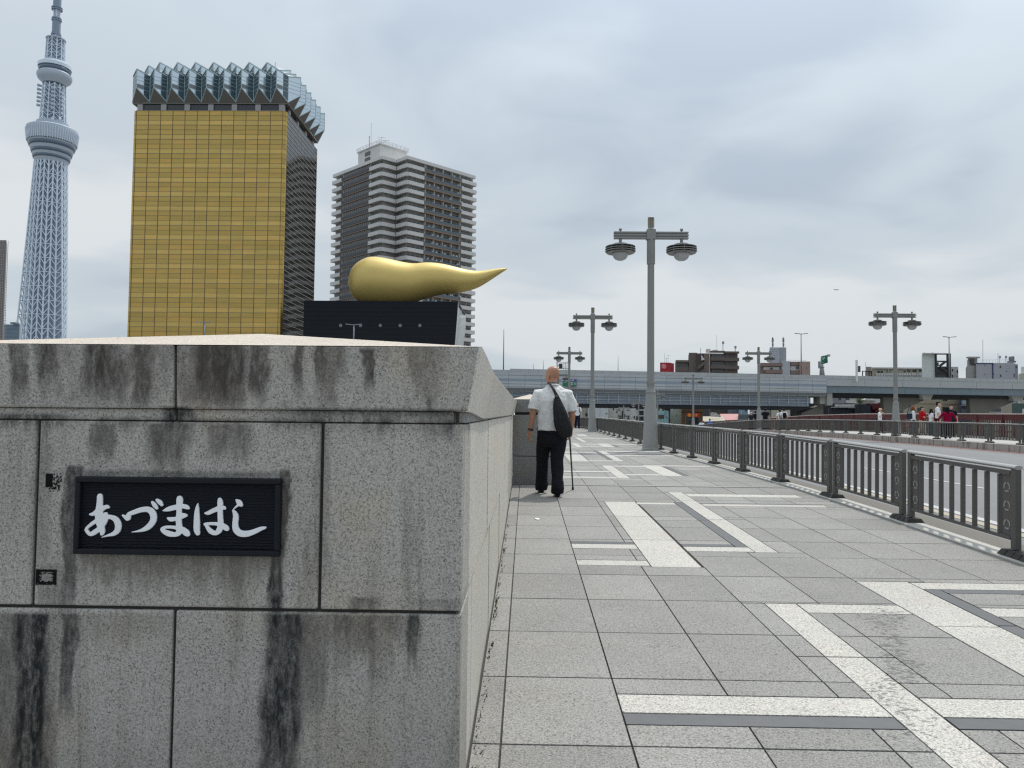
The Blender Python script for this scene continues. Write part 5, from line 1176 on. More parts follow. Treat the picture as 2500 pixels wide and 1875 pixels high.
def pink_flats():
    PK, PK2, TW = c("pink_tile", 158, 136, 126), c("pink_dark", 128, 108, 104), c("tower_pale", 168, 172, 178)
    Y = 240; t = house("pinkish_flats", "low pinkish flats with a tall pale lift tower on top", "apartment block", 1952, 1978, 882.5, Y, 14, PK)
    for x0, x1, yt, dy, m in ((1856.5, 1909, 887, 1.5, PK2), (1908, 1929, 881.5, .6, TW), (1928, 1953, 883, 1.2, PK2)):
        a, e = at(x0, yt, Y + dy), at(x1, yt, Y + dy); b = MB(); tbox(b, a.x, e.x, Y + dy, Y + 14, -5.3, a.z); b.build("wing", m, t, world=True)
    bits(t, "white_balcony_wall", ACU, [(1864, 896, 1908, 904), (1929.5, 893, 1951.5, 905)], .3, dy=1.4); bits(t, "balcony", PK2, [(1856, 886.5, 1908, 894.5), (1867, 903, 1908, 912), (1929, 883.5, 1952, 892), (1929, 904.5, 1952, 913)], .9, dy=1.3)
    bits(t, "window", WIN, [(1880, 898, 1886, 903), (1903, 897, 1908, 902), (1943, 895.5, 1948, 900)], .4, dy=1.2); bits(t, "window", WIN, [(1968, 896, 1969, 901)], .05)
    for x0, x1, m, dy in ((1879.5, 1903, TW, 6), (1903, 1919.5, c("tower_side", 150, 155, 162), 6.5)): a, e = at(x0, 848, Y + dy), at(x1, 848, Y + dy); b = MB(); tbox(b, a.x, e.x, Y + dy, Y + 12, -5, a.z); b.build("lift_tower", m, t, world=True)
    g = MB()
    for k in range(6): rect(g, 1880, 853 + 5 * k, 1919, 853.4 + 5 * k, Y + 5.99, .05)
    g.build("panel_joint", c("tower_line", 140, 145, 150), t, world=True)
    for px in (1886, 1912): 
        g = MB(); A, B = at(px, 848, Y + 8), at(px, 823, Y + 8); g.bar(A, B, .22); rect(g, px - 2, 826, px + 2, 836, Y + 7.7, .4); rect(g, px - 1.5, 838, px + 1.8, 846, Y + 7.7, .4); g.build("aerial", mat("aerial_grey", (.2, .2, .21), .6), t, world=True)
    g = MB()
    for px in range(1925, 1970, 6): A, B = at(px, 884, Y + 1), at(px, 878.5, Y + 1); g.bar(A, B, .06)
    A, B = at(1922, 879, Y + 1), at(1970, 880, Y + 1); g.bar(A, B, .07); g.build("roof_railing", WFR, t, world=True)
pink_flats()
def right_cluster():
    CRM = c("cream_wall", 176, 172, 158); Y = 262
    t = house("water_tank", "square water tank on a dark steel frame left of the long cream flats", "water tank", 2114, 2128, 895.5, Y, 3, c("tank_beige", 160, 152, 144)); t.name = "water_tank"; t_Y["water_tank"] = Y
    bits(t, "frame", mat("frame_dark", (.05, .05, .055), .6), [(2104.5, 905.5, 2129, 907.3), (2104.5, 906, 2106, 925), (2112.5, 906, 2113.5, 925), (2121, 906, 2122, 925), (2127, 906, 2128, 925)], .4); bits(t, "rib", c("tank_rib", 120, 112, 106), [(2118.3, 896, 2119, 905), (2123.5, 896, 2124.2, 905)], .1, False); bits(t, "aerial", POLE, [(2113.2, 884, 2113.7, 906)], .15)
    t = house("cream_flats", "long low cream flats with a row of balconies behind the expressway", "apartment block", 2129, 2260, 899, Y + 3, 14, CRM)
    bits(t, "roof_slab", ACU, [(2128.5, 897.5, 2255, 900.5)], 1.3); bits(t, "balcony_panel", ACU, [(2137 + 6.2 * k, 911, 2142 + 6.2 * k, 916.5) for k in range(18)], .5); bits(t, "window", WIN, [(2142, 906, 2148, 910.5), (2150, 906, 2155, 910.5), (2166, 905, 2171, 909), (2184, 905, 2191, 909), (2206, 905, 2211, 909), (2215, 904, 2222, 908), (2228, 904, 2236, 908), (2243, 903, 2250, 907)], .1)
    bits(t, "pier", WFR, [(2166.2, 900, 2167.2, 921), (2237.5, 899, 2238.5, 921)], .8); bits(t, "slab_edge", WFR, [(2137, 917.5, 2252, 919)], .6, False)
    t = house("stair_tower", "white slab tower with an open black steel stair at its right", "stair tower", 2252, 2281.5, 864, 246, 7, c("tower_white", 196, 202, 200))
    BK = mat("stair_black", (.03, .03, .033), .6); fr = [(2281.5, 863.3, 2318.5, 866), (2282, 863.5, 2284.5, 924), (2310.5, 865, 2313, 924), (2316.5, 866, 2318.5, 924)]; bits(t, "frame", BK, fr, .8); bits(t, "roof_edge", ACU, [(2250.5, 862.5, 2316, 864.2)], 1.2)
    bits(t, "landing", BK, [(2284, 881, 2317, 884), (2284, 895, 2317, 898), (2284, 908, 2317, 911), (2284, 885, 2289, 894)], .7)
    g = MB(); Yd = 245.2
    for (xa, ya, xb, yb) in ((2294, 894, 2308, 883), (2312, 907, 2296, 897)):
        A, B = at(xa, ya, Yd), at(xb, yb, Yd); g.bar(A, B, .35, .7)
    g.build("stair", BK, t, world=True); bits(t, "screen", mat("stair_screen", (.055, .055, .06), .7), [(2284, 898, 2311, 908), (2284, 911, 2311, 922)], .3); bits(t, "vent", CRM, [(2270.5, 869.5, 2274, 873)], .1)
    for px in (2256, 2276): bits(t, "roof_bolt", SFR, [(px - 1.2, 861, px + 1.4, 863)], .4)
    t = house("white_flats", "small white gabled house with two arched windows right of the open stair tower", "house", 2318, 2339.5, 895.5, 256, 10, c("white_wall", 190, 192, 192)); bits(t, "window", WIN, [(2324, 901, 2326.5, 907), (2336, 904, 2338.5, 910), (2324, 915, 2326.5, 921)], .08)
    GY = c("grey_render", 158, 158, 166); t = house("grey_flats", "grey rendered flats with a navy edge strip, far right above the expressway", "apartment block", 2383, 2478, 886, 244, 14, GY)
    for x0, x1, yt, dy, m in ((2361, 2384, 893, 1.0, c("stair_grey", 150, 148, 146)), (2363.5, 2386, 875, 3.0, c("stair_grey", 150, 148, 146)), (2477, 2485, 889, 1.0, c("end_grey", 140, 142, 148))):
        a, e = at(x0, yt, 244 + dy), at(x1, yt, 244 + dy); b = MB(); tbox(b, a.x, e.x, 244 + dy, 257, -5.3, a.z); b.build("wing", m, t, world=True)
    bits(t, "roof_slab", c("stair_grey", 150, 148, 146), [(2359, 871.5, 2386, 875.2)], 1.5, dy=3); bits(t, "window", WIN, [(2369, 878, 2378, 889), (2373, 902, 2379, 909)], .3, dy=2.9); bits(t, "navy_strip", mat("navy", s2l(40, 44, 92), .6), [(2383, 886, 2424, 888.2), (2422.3, 886, 2424.5, 926)], .15)
    bits(t, "window", WIN, [(2441, 892.5, 2444, 898.5), (2456, 905, 2458, 907), (2441.5, 914.5, 2444.5, 920), (2475, 912, 2477, 921), (2479.5, 893, 2483.5, 899)], .1); bits(t, "vent", SFR, [(2403, 890.5, 2405, 892.5), (2425.5, 889.5, 2427, 891.5), (2403, 912.5, 2405, 914.5), (2425.5, 912, 2427, 914)], .2)
    bits(t, "roof_unit", SFR, [(2459, 882, 2471, 886), (2462.5, 871, 2467, 883)], 2, dy=5); g = MB(); Yd = 249
    for px in range(2388, 2478, 7): g.bar(at(px, 887, Yd), at(px, 878.5, Yd), .06)
    g.bar(at(2386, 879, Yd), at(2474, 878, Yd), .08); g.build("roof_railing", WFR, t, world=True)
    for px, y0 in ((2399.5, 829), (2436.5, 862), (2440.5, 868), (2455.5, 868)):
        g = MB(); g.bar(at(px, 886, 250), at(px, y0, 250), .1)
        if y0 == 868: rect(g, px - 2, 869, px + 2, 875, 249.8, .3)
        g.build("aerial", POLE, t, world=True)
    t = house("beige_flats", "beige building with a pale stair head at the photo's right edge", "apartment block", 2489, 2530, 912, 258, 10, CRM); bits(t, "roof_box", ACU, [(2493, 896, 2520, 912)], 3, dy=4)
right_cluster()
# below and behind the viaduct
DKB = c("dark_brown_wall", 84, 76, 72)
t = house("beige_house", "beige block with two small windows right of the distant walker in white", "house", 1413, 1437, 975, 232, 12, c("beige_wall", 172, 166, 152)); bits(t, "window", WIN, [(1414, 988, 1427, 994), (1428.5, 1009, 1434, 1017), (1429, 986, 1435, 993)], .1); bits(t, "downpipe", ACU, [(1427.3, 985, 1428.6, 1018)], .2)
t = house("white_block", "plain white block directly behind the second pavement lamp's base", "house", 1436, 1485, 975, 226, 12, c("white_block_wall", 196, 200, 204)); bits(t, "window", WIN, [(1478, 987, 1483.5, 995), (1478.5, 1009, 1483, 1010.5)], .12); bits(t, "downpipe", ACU, [(1465, 980, 1466.2, 1030), (1451, 980, 1452, 1030)], .2)
t = house("cream_block", "cream block with a few small windows, right of the plain white block", "house", 1484, 1513, 975, 238, 12, c("cream_block_wall", 190, 188, 178)); bits(t, "window", WIN, [(1496, 991, 1499, 1001.5), (1508.5, 987, 1511, 992), (1505, 1003, 1507.5, 1008), (1509, 1013, 1511, 1018)], .12); bits(t, "sill", ACU, [(1504, 997, 1511.5, 998)], .2)
t = house("blank_white_house", "broad blank white house left of the nearest lamp's base", "house", 1511, 1553, 975, 244, 14, c("blank_white", 206, 206, 202)); bits(t, "window", WIN, [(1547, 1015.5, 1550, 1022)], .1)
t = house("balcony_house", "white-framed house with dark glass balconies beside the nearest lamp's base", "house", 1552, 1606, 975, 230, 12, c("balcony_white", 186, 188, 188)); bits(t, "window", WIN, [(1553, 991, 1557, 1000), (1559, 990, 1576, 999.5), (1559, 1003, 1577, 1014), (1552.5, 1016.5, 1577, 1027)], .15); bits(t, "balcony", ACU, [(1558, 1000, 1577, 1002.5), (1558, 1014.2, 1577, 1016.5)], .7)
bits(t, "drain_pipe", ACU, [(1571, 997, 1573.5, 1032)], .9)
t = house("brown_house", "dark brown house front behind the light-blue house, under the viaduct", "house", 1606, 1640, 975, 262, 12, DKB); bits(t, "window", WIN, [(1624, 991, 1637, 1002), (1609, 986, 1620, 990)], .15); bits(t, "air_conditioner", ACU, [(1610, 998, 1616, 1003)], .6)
t = house("light_blue_house", "small light-blue house right of the nearest lamp's base", "house", 1600, 1632, 1003, 216, 10, c("light_blue_wall", 150, 184, 190)); bits(t, "window", WIN, [(1607, 1013, 1621, 1022)], .12); bits(t, "window_frame", c("wood_frame", 120, 96, 70), [(1612, 1013, 1613, 1022), (1616.5, 1013, 1617.5, 1022)], .16)
g = MB(); r_ = random.Random(4)
for k in range(26): px = 1621 + 11 * r_.random(); py = 1000 + 20 * r_.random(); rect(g, px, py, px + r_.uniform(.6, 2), py + r_.uniform(1, 4), 214.8 - r_.random(), .4)
g.build("pipework", c("pipework", 120, 150, 158), t, world=True)
t = house("pale_green_house", "tall pale greenish blank wall left of the brown shop", "house", 1638, 1666, 975, 220, 12, c("pale_green", 176, 184, 172)); bits(t, "stain", c("wall_stain", 130, 136, 128), [(1645, 980, 1646.3, 1004), (1655, 980, 1659, 994)], .02); bits(t, "vent", SFR, [(1650, 1013.5, 1652, 1016)], .1)
def shop():
    t = house("brown_shop", "brown boarded shop front with a red and yellow sign over its window", "shop", 1664, 1717, 975, 214, 12, mat("shop_board", s2l(120, 92, 62), .7, var=.2, scale=1.2)); g = MB()
    for k in range(22): rect(g, 1664, 982 + 2.8 * k, 1717, 982.5 + 2.8 * k, 213.99, .04)
    g.build("board_joint", c("shop_joint", 74, 56, 40), t, world=True)
    bits(t, "cornice", c("shop_cornice", 92, 70, 48), [(1663.5, 1003, 1717.5, 1005)], .5, False); bits(t, "upper_window", ACU, [(1668, 988, 1686, 994), (1693, 988, 1711, 994)], .2); bits(t, "frame", c("shop_frame", 104, 100, 92), [(1672, 1007, 1708, 1038)], .15)
    g = MB(); rect(g, 1676.5, 1009.3, 1705, 1018, 213.7, .3); s_ = g.build("shop_sign", mat("shop_red", s2l(214, 40, 34), .5), t, world=True); q = at(1683, 1013.6, 213.35); g = MB(); g.prism([(.5 * math.cos(k * .3927), .5 * math.sin(k * .3927)) for k in range(16)], 0, .05); g.v = [(q.x + x, q.y - z, q.z + y_) for x, y_, z in g.v]; g.build("emblem", mat("shop_yellow", s2l(240, 150, 40), .5), s_, world=True)
    g = MB(); rect(g, 1697.8, 1010.4, 1701.6, 1016.8, 213.35, .05); rect(g, 1692, 1011.5, 1695.5, 1012.6, 213.35, .05); rect(g, 1692, 1014, 1695.5, 1015, 213.35, .05); g.build("lettering", mat("shop_yellow", s2l(240, 150, 40), .5), s_, world=True)
    bits(t, "window", WIN, [(1675, 1020.5, 1687, 1034), (1693, 1020.5, 1705, 1034)], .22); bits(t, "shutter", c("shop_shutter", 140, 140, 136), [(1688.5, 1019, 1692, 1036)], .2)
shop()
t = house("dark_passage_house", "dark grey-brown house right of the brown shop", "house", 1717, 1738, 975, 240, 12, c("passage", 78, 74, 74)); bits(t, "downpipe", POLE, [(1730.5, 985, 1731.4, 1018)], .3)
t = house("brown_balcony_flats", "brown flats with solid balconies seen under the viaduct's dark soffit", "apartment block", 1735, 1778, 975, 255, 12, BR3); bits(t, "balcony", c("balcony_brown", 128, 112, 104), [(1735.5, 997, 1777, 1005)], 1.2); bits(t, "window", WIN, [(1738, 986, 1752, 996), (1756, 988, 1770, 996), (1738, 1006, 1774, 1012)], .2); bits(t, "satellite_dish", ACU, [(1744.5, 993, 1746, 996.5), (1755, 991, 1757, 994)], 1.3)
def roofs():
    t = house("tiled_roof_house", "house with a pale corrugated sloping roof and a white skylight frame", "house", 1716, 1772, 1031, 205, 10, c("tiled_house_wall", 120, 116, 108)); Y = 205
    A, B, C_, D = at(1716, 1031, Y - .6), at(1771, 1028.5, Y - .6), at(1764, 1018.5, Y + 7), at(1716, 1018.5, Y + 7); g = MB(); n = 22
    for k in range(n):
        f = lambda P, Q, u: P + (Q - P) * u; u0, u1 = k / n, (k + .8) / n; g.hexa([f(A, B, u0), f(A, B, u1), f(D, C_, u1), f(D, C_, u0)], [f(A, B, u0) + Vector((0, 0, .22)), f(A, B, u1) + Vector((0, 0, .22)), f(D, C_, u1) + Vector((0, 0, .22)), f(D, C_, u0) + Vector((0, 0, .22))])
    g.quad(A, B, C_, D); g.build("roof", c("pale_roof", 178, 172, 156), t, world=True)
    bits(t, "ridge", mat("ridge_dark", (.03, .03, .03), .7), [(1716, 1017.7, 1764, 1019)], .4, dy=7); g = MB(); Yd = 208
    for (a, b_) in (((1736, 1007.5), (1736, 1017)), ((1736, 1007.5), (1747, 1008)), ((1747, 1008), (1760, 1018)), ((1736, 1008), (1756, 1018)), ((1741, 1008), (1758, 1018))): g.bar(at(a[0], a[1], Yd), at(b_[0], b_[1], Yd), .2)
    g.quad(at(1736.5, 1008, Yd + .1), at(1746.5, 1008.3, Yd + .1), at(1759, 1017.6, Yd + .1), at(1737, 1017.5, Yd + .1)); g.build("skylight", ACU, t, world=True)
    t = house("pink_roof_house", "low house with a faded pink sloping roof", "house", 1763, 1804, 1027, 212, 10, c("pink_house_wall", 150, 120, 116)); Y = 212
    g = MB(); A, B, C_, D = at(1764, 1028, Y - .5), at(1804, 1027, Y - .5), at(1804, 1012.5, Y + 7), at(1757, 1012.5, Y + 7); up = Vector((0, 0, .25)); g.hexa([A, B, C_, D], [A + up, B + up, C_ + up, D + up]); g.build("roof", c("pink_roof", 176, 130, 128), t, world=True)
    t = house("grey_blue_house", "grey-blue rendered house behind the pink roof", "house", 1777, 1806, 975, 236, 12, c("grey_blue", 106, 110, 120)); bits(t, "window", WIN, [(1783, 986, 1789, 989.5)], .1)
    t = house("blue_shed", "small pale-blue shed and tank right of the grey-blue house", "shed", 1804, 1826, 994, 228, 8, c("shed_blue", 126, 156, 176)); bits(t, "pipe", ACU, [(1808, 1003, 1809.5, 1012), (1815, 993, 1817, 999)], .5); bits(t, "window", WIN, [(1819, 996, 1824, 1004)], .1)
    t = house("metal_roof_house", "low grey metal-roofed house left of the backpack walkers", "house", 1803, 1840, 1011, 208, 8, c("metal_roof", 140, 148, 152)); g = MB()
    for k in range(5): rect(g, 1803, 1013 + 2.2 * k, 1840, 1013.6 + 2.2 * k, 207.99, .06)
    g.build("rib", c("metal_rib", 110, 118, 122), t, world=True)
    t = house("pale_wall_house", "pale grey house with a dark tall opening behind the far walkers", "house", 1832, 1886, 975, 232, 12, c("pale_grey_wall", 168, 170, 172)); bits(t, "window", WIN, [(1881, 992, 1883.5, 1014), (1826, 990, 1838, 999)], .15)
    t = house("cream_shop", "cream building with upper windows above two walkers with backpacks", "house", 1884, 1929, 975, 222, 12, c("cream_shop_wall", 186, 182, 164)); bits(t, "window", WIN, [(1890, 991, 1906, 998), (1911, 991, 1925, 998)], .15)
    t = house("dark_void_block", "near-black recess under the expressway's end, behind the red parapet", "house", 1928, 2070, 985, 226, 14, mat("void_dark", (.022, .023, .026), .8)); bits(t, "post", POLE, [(1968, 990, 1969, 1012)], .2)  # solid near-black block paints the shaded void of the underpass
    t = house("grey_tile_house", "grey panelled house left of the long white balconies, under the right-hand span", "house", 2034, 2062, 962, 250, 12, c("grey_panel", 134, 134, 140)); bits(t, "window", WIN, [(2047.5, 966, 2053, 976)], .1)
    t = house("white_balcony_row", "long white flats with balconies under the right-hand span", "apartment block", 2060, 2182, 965, 262, 12, c("balcony_row_wall", 168, 166, 156)); bits(t, "balcony", ACU, [(2062, 978, 2088, 984), (2104, 975, 2140, 985), (2140, 974, 2170, 983)], 1); bits(t, "window", WIN, [(2064, 970, 2074, 976), (2142, 970, 2149, 974), (2154, 970, 2164, 974)], .1)
    g = MB(); A, B, C_ = at(2106, 977, 259), at(2125, 970, 259), at(2143, 978, 259); g.prism([(A.x, A.z), (C_.x, C_.z), (B.x, B.z)], 0, 3); g.v = [(x, 259 + z, y_) for x, y_, z in g.v]; g.build("gable_roof", ACU, t, world=True)
    t = house("charcoal_shed", "long charcoal shed with a row of roof vents behind the red parapet", "shed", 2024, 2090, 996, 206, 9, c("charcoal", 58, 60, 70)); bits(t, "roof_vent", ACU, [(2038 + 8.5 * k, 987.5, 2043 + 8.5 * k, 993) for k in range(6)], .8, dy=2); bits(t, "eaves", ACU, [(2029, 994, 2088, 995.3)], .6)
    t = house("charcoal_house", "charcoal box house under a small tree, left of the maroon awning", "house", 2088, 2125, 987, 203, 8, c("charcoal_wall", 66, 70, 80)); bits(t, "panel_joint", c("charcoal_joint", 40, 42, 48), [(2100.3, 988, 2100.8, 1012)], .05)
    t = house("maroon_shop", "shop front with a stepped maroon awning, left of the far pavement's largest lamp", "shop", 2124, 2168, 996, 206, 8, c("maroon_shop_wall", 104, 78, 80)); bits(t, "awning", mat("awning_maroon", s2l(112, 44, 52), .7), [(2124.5, 985, 2144, 1000), (2130, 998, 2153, 1006)], 1.6); bits(t, "window", WIN, [(2146, 989, 2158, 1006)], .2); bits(t, "shutter", ACU, [(2157.5, 990, 2159, 1008)], .3)
    t = house("sloped_white_house", "small white house with a sloping glazed roof right of the largest far lamp", "house", 2180, 2206, 998, 203, 8, c("sloped_white", 172, 172, 166)); bits(t, "window", WIN, [(2186, 1002, 2192, 1006.5), (2196, 1002, 2199, 1006)], .1)
    g = MB(); A, B, C_, D = at(2178, 998, 202), at(2207, 999, 202), at(2196, 990.5, 206), at(2179, 990.5, 206); up = Vector((0, 0, .2)); g.hexa([A, B, C_, D], [A + up, B + up, C_ + up, D + up]); g.build("roof", ACU, t, world=True)
    t = house("sand_flats", "sand-coloured flats behind the group of walkers at the red parapet", "apartment block", 2228, 2342, 965, 222, 12, c("sand_wall", 158, 148, 128)); bits(t, "window", WIN, [(2240, 996, 2247, 1007), (2301.5, 971, 2312, 978), (2301, 994, 2310, 1006)], .15); bits(t, "floor_line", c("sand_line", 120, 112, 98), [(2228, 985.5, 2342, 986.3)], .1, False)
    t = house("navy_flats", "dark navy flats with one glass balcony, right of the sand-coloured flats", "apartment block", 2342, 2397, 965, 216, 12, c("navy_wall", 62, 70, 86)); bits(t, "window", WIN, [(2346, 972, 2372, 979), (2346, 999, 2372, 1008)], .1); bits(t, "balcony", c("balcony_glass", 140, 154, 164), [(2347, 978, 2372, 988)], 1.0); bits(t, "awning", WFR, [(2345.5, 990, 2374, 991)], 1.0)
    t = house("window_band_house", "sand house with a slanting band of dark windows near the right edge", "house", 2397, 2470, 968, 226, 12, c("window_band_wall", 150, 144, 130)); bits(t, "window", WIN, [(2405, 992, 2416, 1007), (2418, 994, 2430, 1007), (2432, 997, 2443, 1007)], .15); bits(t, "sill", WFR, [(2402, 1005.5, 2448, 1007)], .4)
    t = house("green_glass_building", "dark green glass building at the far right under the span", "office block", 2470, 2560, 985, 232, 12, mat("green_glass", s2l(62, 82, 78), .25, .1, .5, var=.3, scale=.3)); bits(t, "sign_panel", ACU, [(2495, 998, 2504, 1010)], .2)
roofs()
# small bushy tree on the roof terrace
def bush():
    p = at(2099, 987, 205); t = thing("small_tree", "small leafy tree above the charcoal house under the right-hand span", "tree", p); r = random.Random(3)
    b = MB(); b.tube([p, (p.x + .05, p.y, p.z + 1.0), (p.x, p.y, p.z + 1.6)], [.09, .07, .04], 6); b.build("trunk", mat("bark", (.06, .045, .03), .9), t, world=True)
    b = MB()
    for k in range(420):
        th, ph = r.uniform(0, 6.28), math.acos(r.uniform(-1, 1)); rr = r.random() ** .5; c_ = Vector((p.x + 1.1 * rr * math.sin(ph) * math.cos(th), p.y + 1.0 * rr * math.sin(ph) * math.sin(th), p.z + 1.0 + 1.0 * rr * math.cos(ph)))
        u = Vector((r.uniform(-1, 1), r.uniform(-1, 1), r.uniform(-1, 1))).normalized() * .16; v = u.orthogonal().normalized() * .09; b.add([c_ - u, c_ + v, c_ + u, c_ - v], [(0, 1, 2, 3)])
    b.build("crown", mat("leaf", (.075, .11, .035), .7, var=.4, scale=3, isl=.4), t, world=True)
bush()
# tiny aircraft in the clouds
def plane():
    Y = 2600; c_ = at(2042, 707.5, Y); t = thing("airliner", "tiny pale airliner high in the clouds at the right", "airliner", c_); m = mat("aircraft_grey", (.20, .22, .26), .5)
    b = MB(); b.tube([c_ + Vector((x, 0, z)) for x, z in ((-8.5, .6), (-6, .2), (6, 0), (8, -.1), (8.8, -.3))], [.3, 1.1, 1.2, .9, .2], 10); b.build("fuselage", m, t, smooth=True, world=True)
    b = MB(); b.hexa([c_ + Vector(q) for q in ((-1, -9, .4), (1, -9, .4), (2.5, 9, -.2), (-1.5, 9, -.2))], [c_ + Vector(q) for q in ((-1, -9, .6), (1, -9, .6), (2.5, 9, .2), (-1.5, 9, .2))]); b.build("wing", m, t, world=True)
    b = MB(); b.hexa([c_ + Vector(q) for q in ((-8.5, -.15, .6), (-5.8, -.15, .6), (-5.8, .15, .6), (-8.5, .15, .6))], [c_ + Vector(q) for q in ((-9, -.1, 3.4), (-7.8, -.1, 3.4), (-7.8, .1, 3.4), (-9, .1, 3.4))]); b.build("tail_fin", m, t, world=True)
plane()
# dark traffic signal silhouettes behind the railing
def signal():
    Y = 150; t = thing("traffic_signal", "black traffic signal gantry low over the railing, left of the nearest lamp's base", "traffic signal", at(1521, 1023, Y)); K_ = mat("signal_black", (.012, .012, .013), .6)
    b = MB(); rect(b, 1520.3, 1000, 1522.5, 1040, Y, .2); b.build("pole", K_, t, world=True); b = MB(); rect(b, 1517.5, 1003.5, 1520.5, 1022, Y, .3); b.build("signal_head", K_, t, world=True)
    b = MB(); rect(b, 1523.2, 1010, 1525, 1024, Y, .2); rect(b, 1512, 1014.8, 1537, 1017, Y, .15); b.build("arm", K_, t, world=True); b = MB()
    for px in (1513.5, 1534.5): p = at(px, 1023, Y); b.lathe([(.08, p.z + .5), (.14, p.z + .3), (.42, p.z + .05), (.42, p.z - .02), (.2, p.z - .12)], 12, (p.x, p.y))
    b.build("lamp_shade", K_, t, world=True)
signal()

# ------------------------------------------------------------------ people
def cloth(name, c, bump=.5, scale=9, rough=.85, var=.10):
    if name in _mc: return _mc[name]
    b = NB(name); P = b.obj; n = b.noise(P, scale, 4, .55, 1.2, (1, 1, .55)); f = b.math('MULTIPLY_ADD', n, 2 * var, 1 - var); v = b.n('ShaderNodeVectorMath'); v.operation = 'SCALE'; v.inputs[0].default_value = c; b.l(f, v.inputs['Scale'])
    b.col(v.outputs[0]); b.set(rough, 0, .08); b.bump(n, bump, .03); _mc[name] = b.m; return b.m
def skin(name, c):
    if name in _mc: return _mc[name]
    b = NB(name); P = b.obj; n = b.noise(P, 14, 4, .6); b.col(b.mix(n, tuple(x * .86 for x in c), tuple(min(1, x * 1.1) for x in c))); b.set(.48, 0, .4); b.bsdf.inputs['Subsurface Weight'].default_value = .06; _mc[name] = b.m; return b.m
SK1 = skin("skin_tanned", (.36, .185, .120)); SK2 = skin("skin_light", (.52, .34, .25))
HB = cloth("hair_black", (.012, .011, .011), .3, 40, .5); 
HEADP = [(0.000, .026, .062, .026), (.018, .044, .046, .050), (.045, .057, .026, .073), (.075, .066, .012, .088), (.105, .072, .003, .096), (.135, .076, -.004, .100), (.165, .075, -.008, .098), (.195, .066, -.010, .087), (.218, .046, -.012, .062), (.232, .018, -.014, .026)]
def head_mb(b, c, turn, tilt=0, sc=1.0):
    m_ = Matrix.Rotation(turn, 3, 'Z') @ Matrix.Rotation(tilt, 3, 'X'); T = lambda x, y, z: tuple(Vector(c) + m_ @ (Vector((x, y, z)) * sc))
    rs = [[T(rx * math.cos(6.2832 * k / 20), yc + ry * math.sin(6.2832 * k / 20), z) for k in range(20)] for z, rx, yc, ry in HEADP]; b.rings(rs)
    def blob(x, y, z, r, s):
        t = MB(); t.ball((0, 0, 0), r, 10, 8, s); b.add([T(p[0] + x, p[1] + y, p[2] + z) for p in t.v], t.f)
    for s in (-1, 1): blob(s * .079, -.012, .098, .030, (.36, .7, 1.15)); blob(s * .04, .078, .088, .022, (1, .7, .8))
    blob(0, .100, .085, .017, (.8, 1.1, 1.5)); blob(0, .088, .125, .030, (1.5, .5, .4)); blob(0, .090, .048, .016, (1.6, .6, .6)); blob(0, .082, .015, .02, (1.1, .8, .8))
    return T
def hand_mb(b, W, d, n, side, curl=.5, s=1.0):
    """palm, four unequal bent fingers and a thumb; d along the hand, n palm normal (fingers curl to n), side = thumb side"""
    d, n = Vector(d).normalized(), Vector(n).normalized(); sd = d.cross(n).normalized() * side; W = Vector(W)
    b.tube([W - d * .01, W + d * .03 * s, W + d * .065 * s, W + d * .095 * s], [(.022 * s, .028 * s), (.018 * s, .038 * s), (.016 * s, .043 * s), (.013 * s, .040 * s)], 10) if abs(d.orthogonal().normalized().dot(n)) > .7 else b.tube([W - d * .01, W + d * .03 * s, W + d * .065 * s, W + d * .095 * s], [(.028 * s, .022 * s), (.036 * s, .020 * s), (.040 * s, .019 * s), (.037 * s, .016 * s)], 10)
    for k, (o, L) in enumerate(((.030, .072), (.010, .082), (-.010, .076), (-.029, .060))):
        p = W + d * .088 * s + sd * o * s; a = 0; pts = [p - d * .012 * s]; c_ = p
        for j in range(3):
            a += curl * (.55 + .25 * j) * (1 + .12 * k); c_ = c_ + (d * math.cos(a) + n * math.sin(a)) * L * s * (.42, .33, .25)[j]; pts.append(c_)
        b.tube(pts, [.0098 * s, .0094 * s, .0086 * s, .0072 * s], 8)
    p = W + d * .028 * s + sd * .028 * s; q = p + (d * .6 + sd * .6 + n * .35).normalized() * .042 * s; r_ = q + (d * .85 + n * .5 + sd * .05).normalized() * .034 * s; b.tube([p - sd * .01, q, r_], [.0135 * s, .0115 * s, .0085 * s], 8)
def rumple(o, amt, size=.11, stretch=None):
    tx = bpy.data.textures.get('rumple_%.2f' % size) or bpy.data.textures.new('rumple_%.2f' % size, 'CLOUDS'); tx.noise_scale = size; tx.noise_depth = 2; tx.contrast = 1.4
    m_ = o.modifiers.new('rumple', 'DISPLACE'); m_.texture = tx; m_.strength = amt; m_.mid_level = .5; m_.texture_coords = 'LOCAL'
    return o
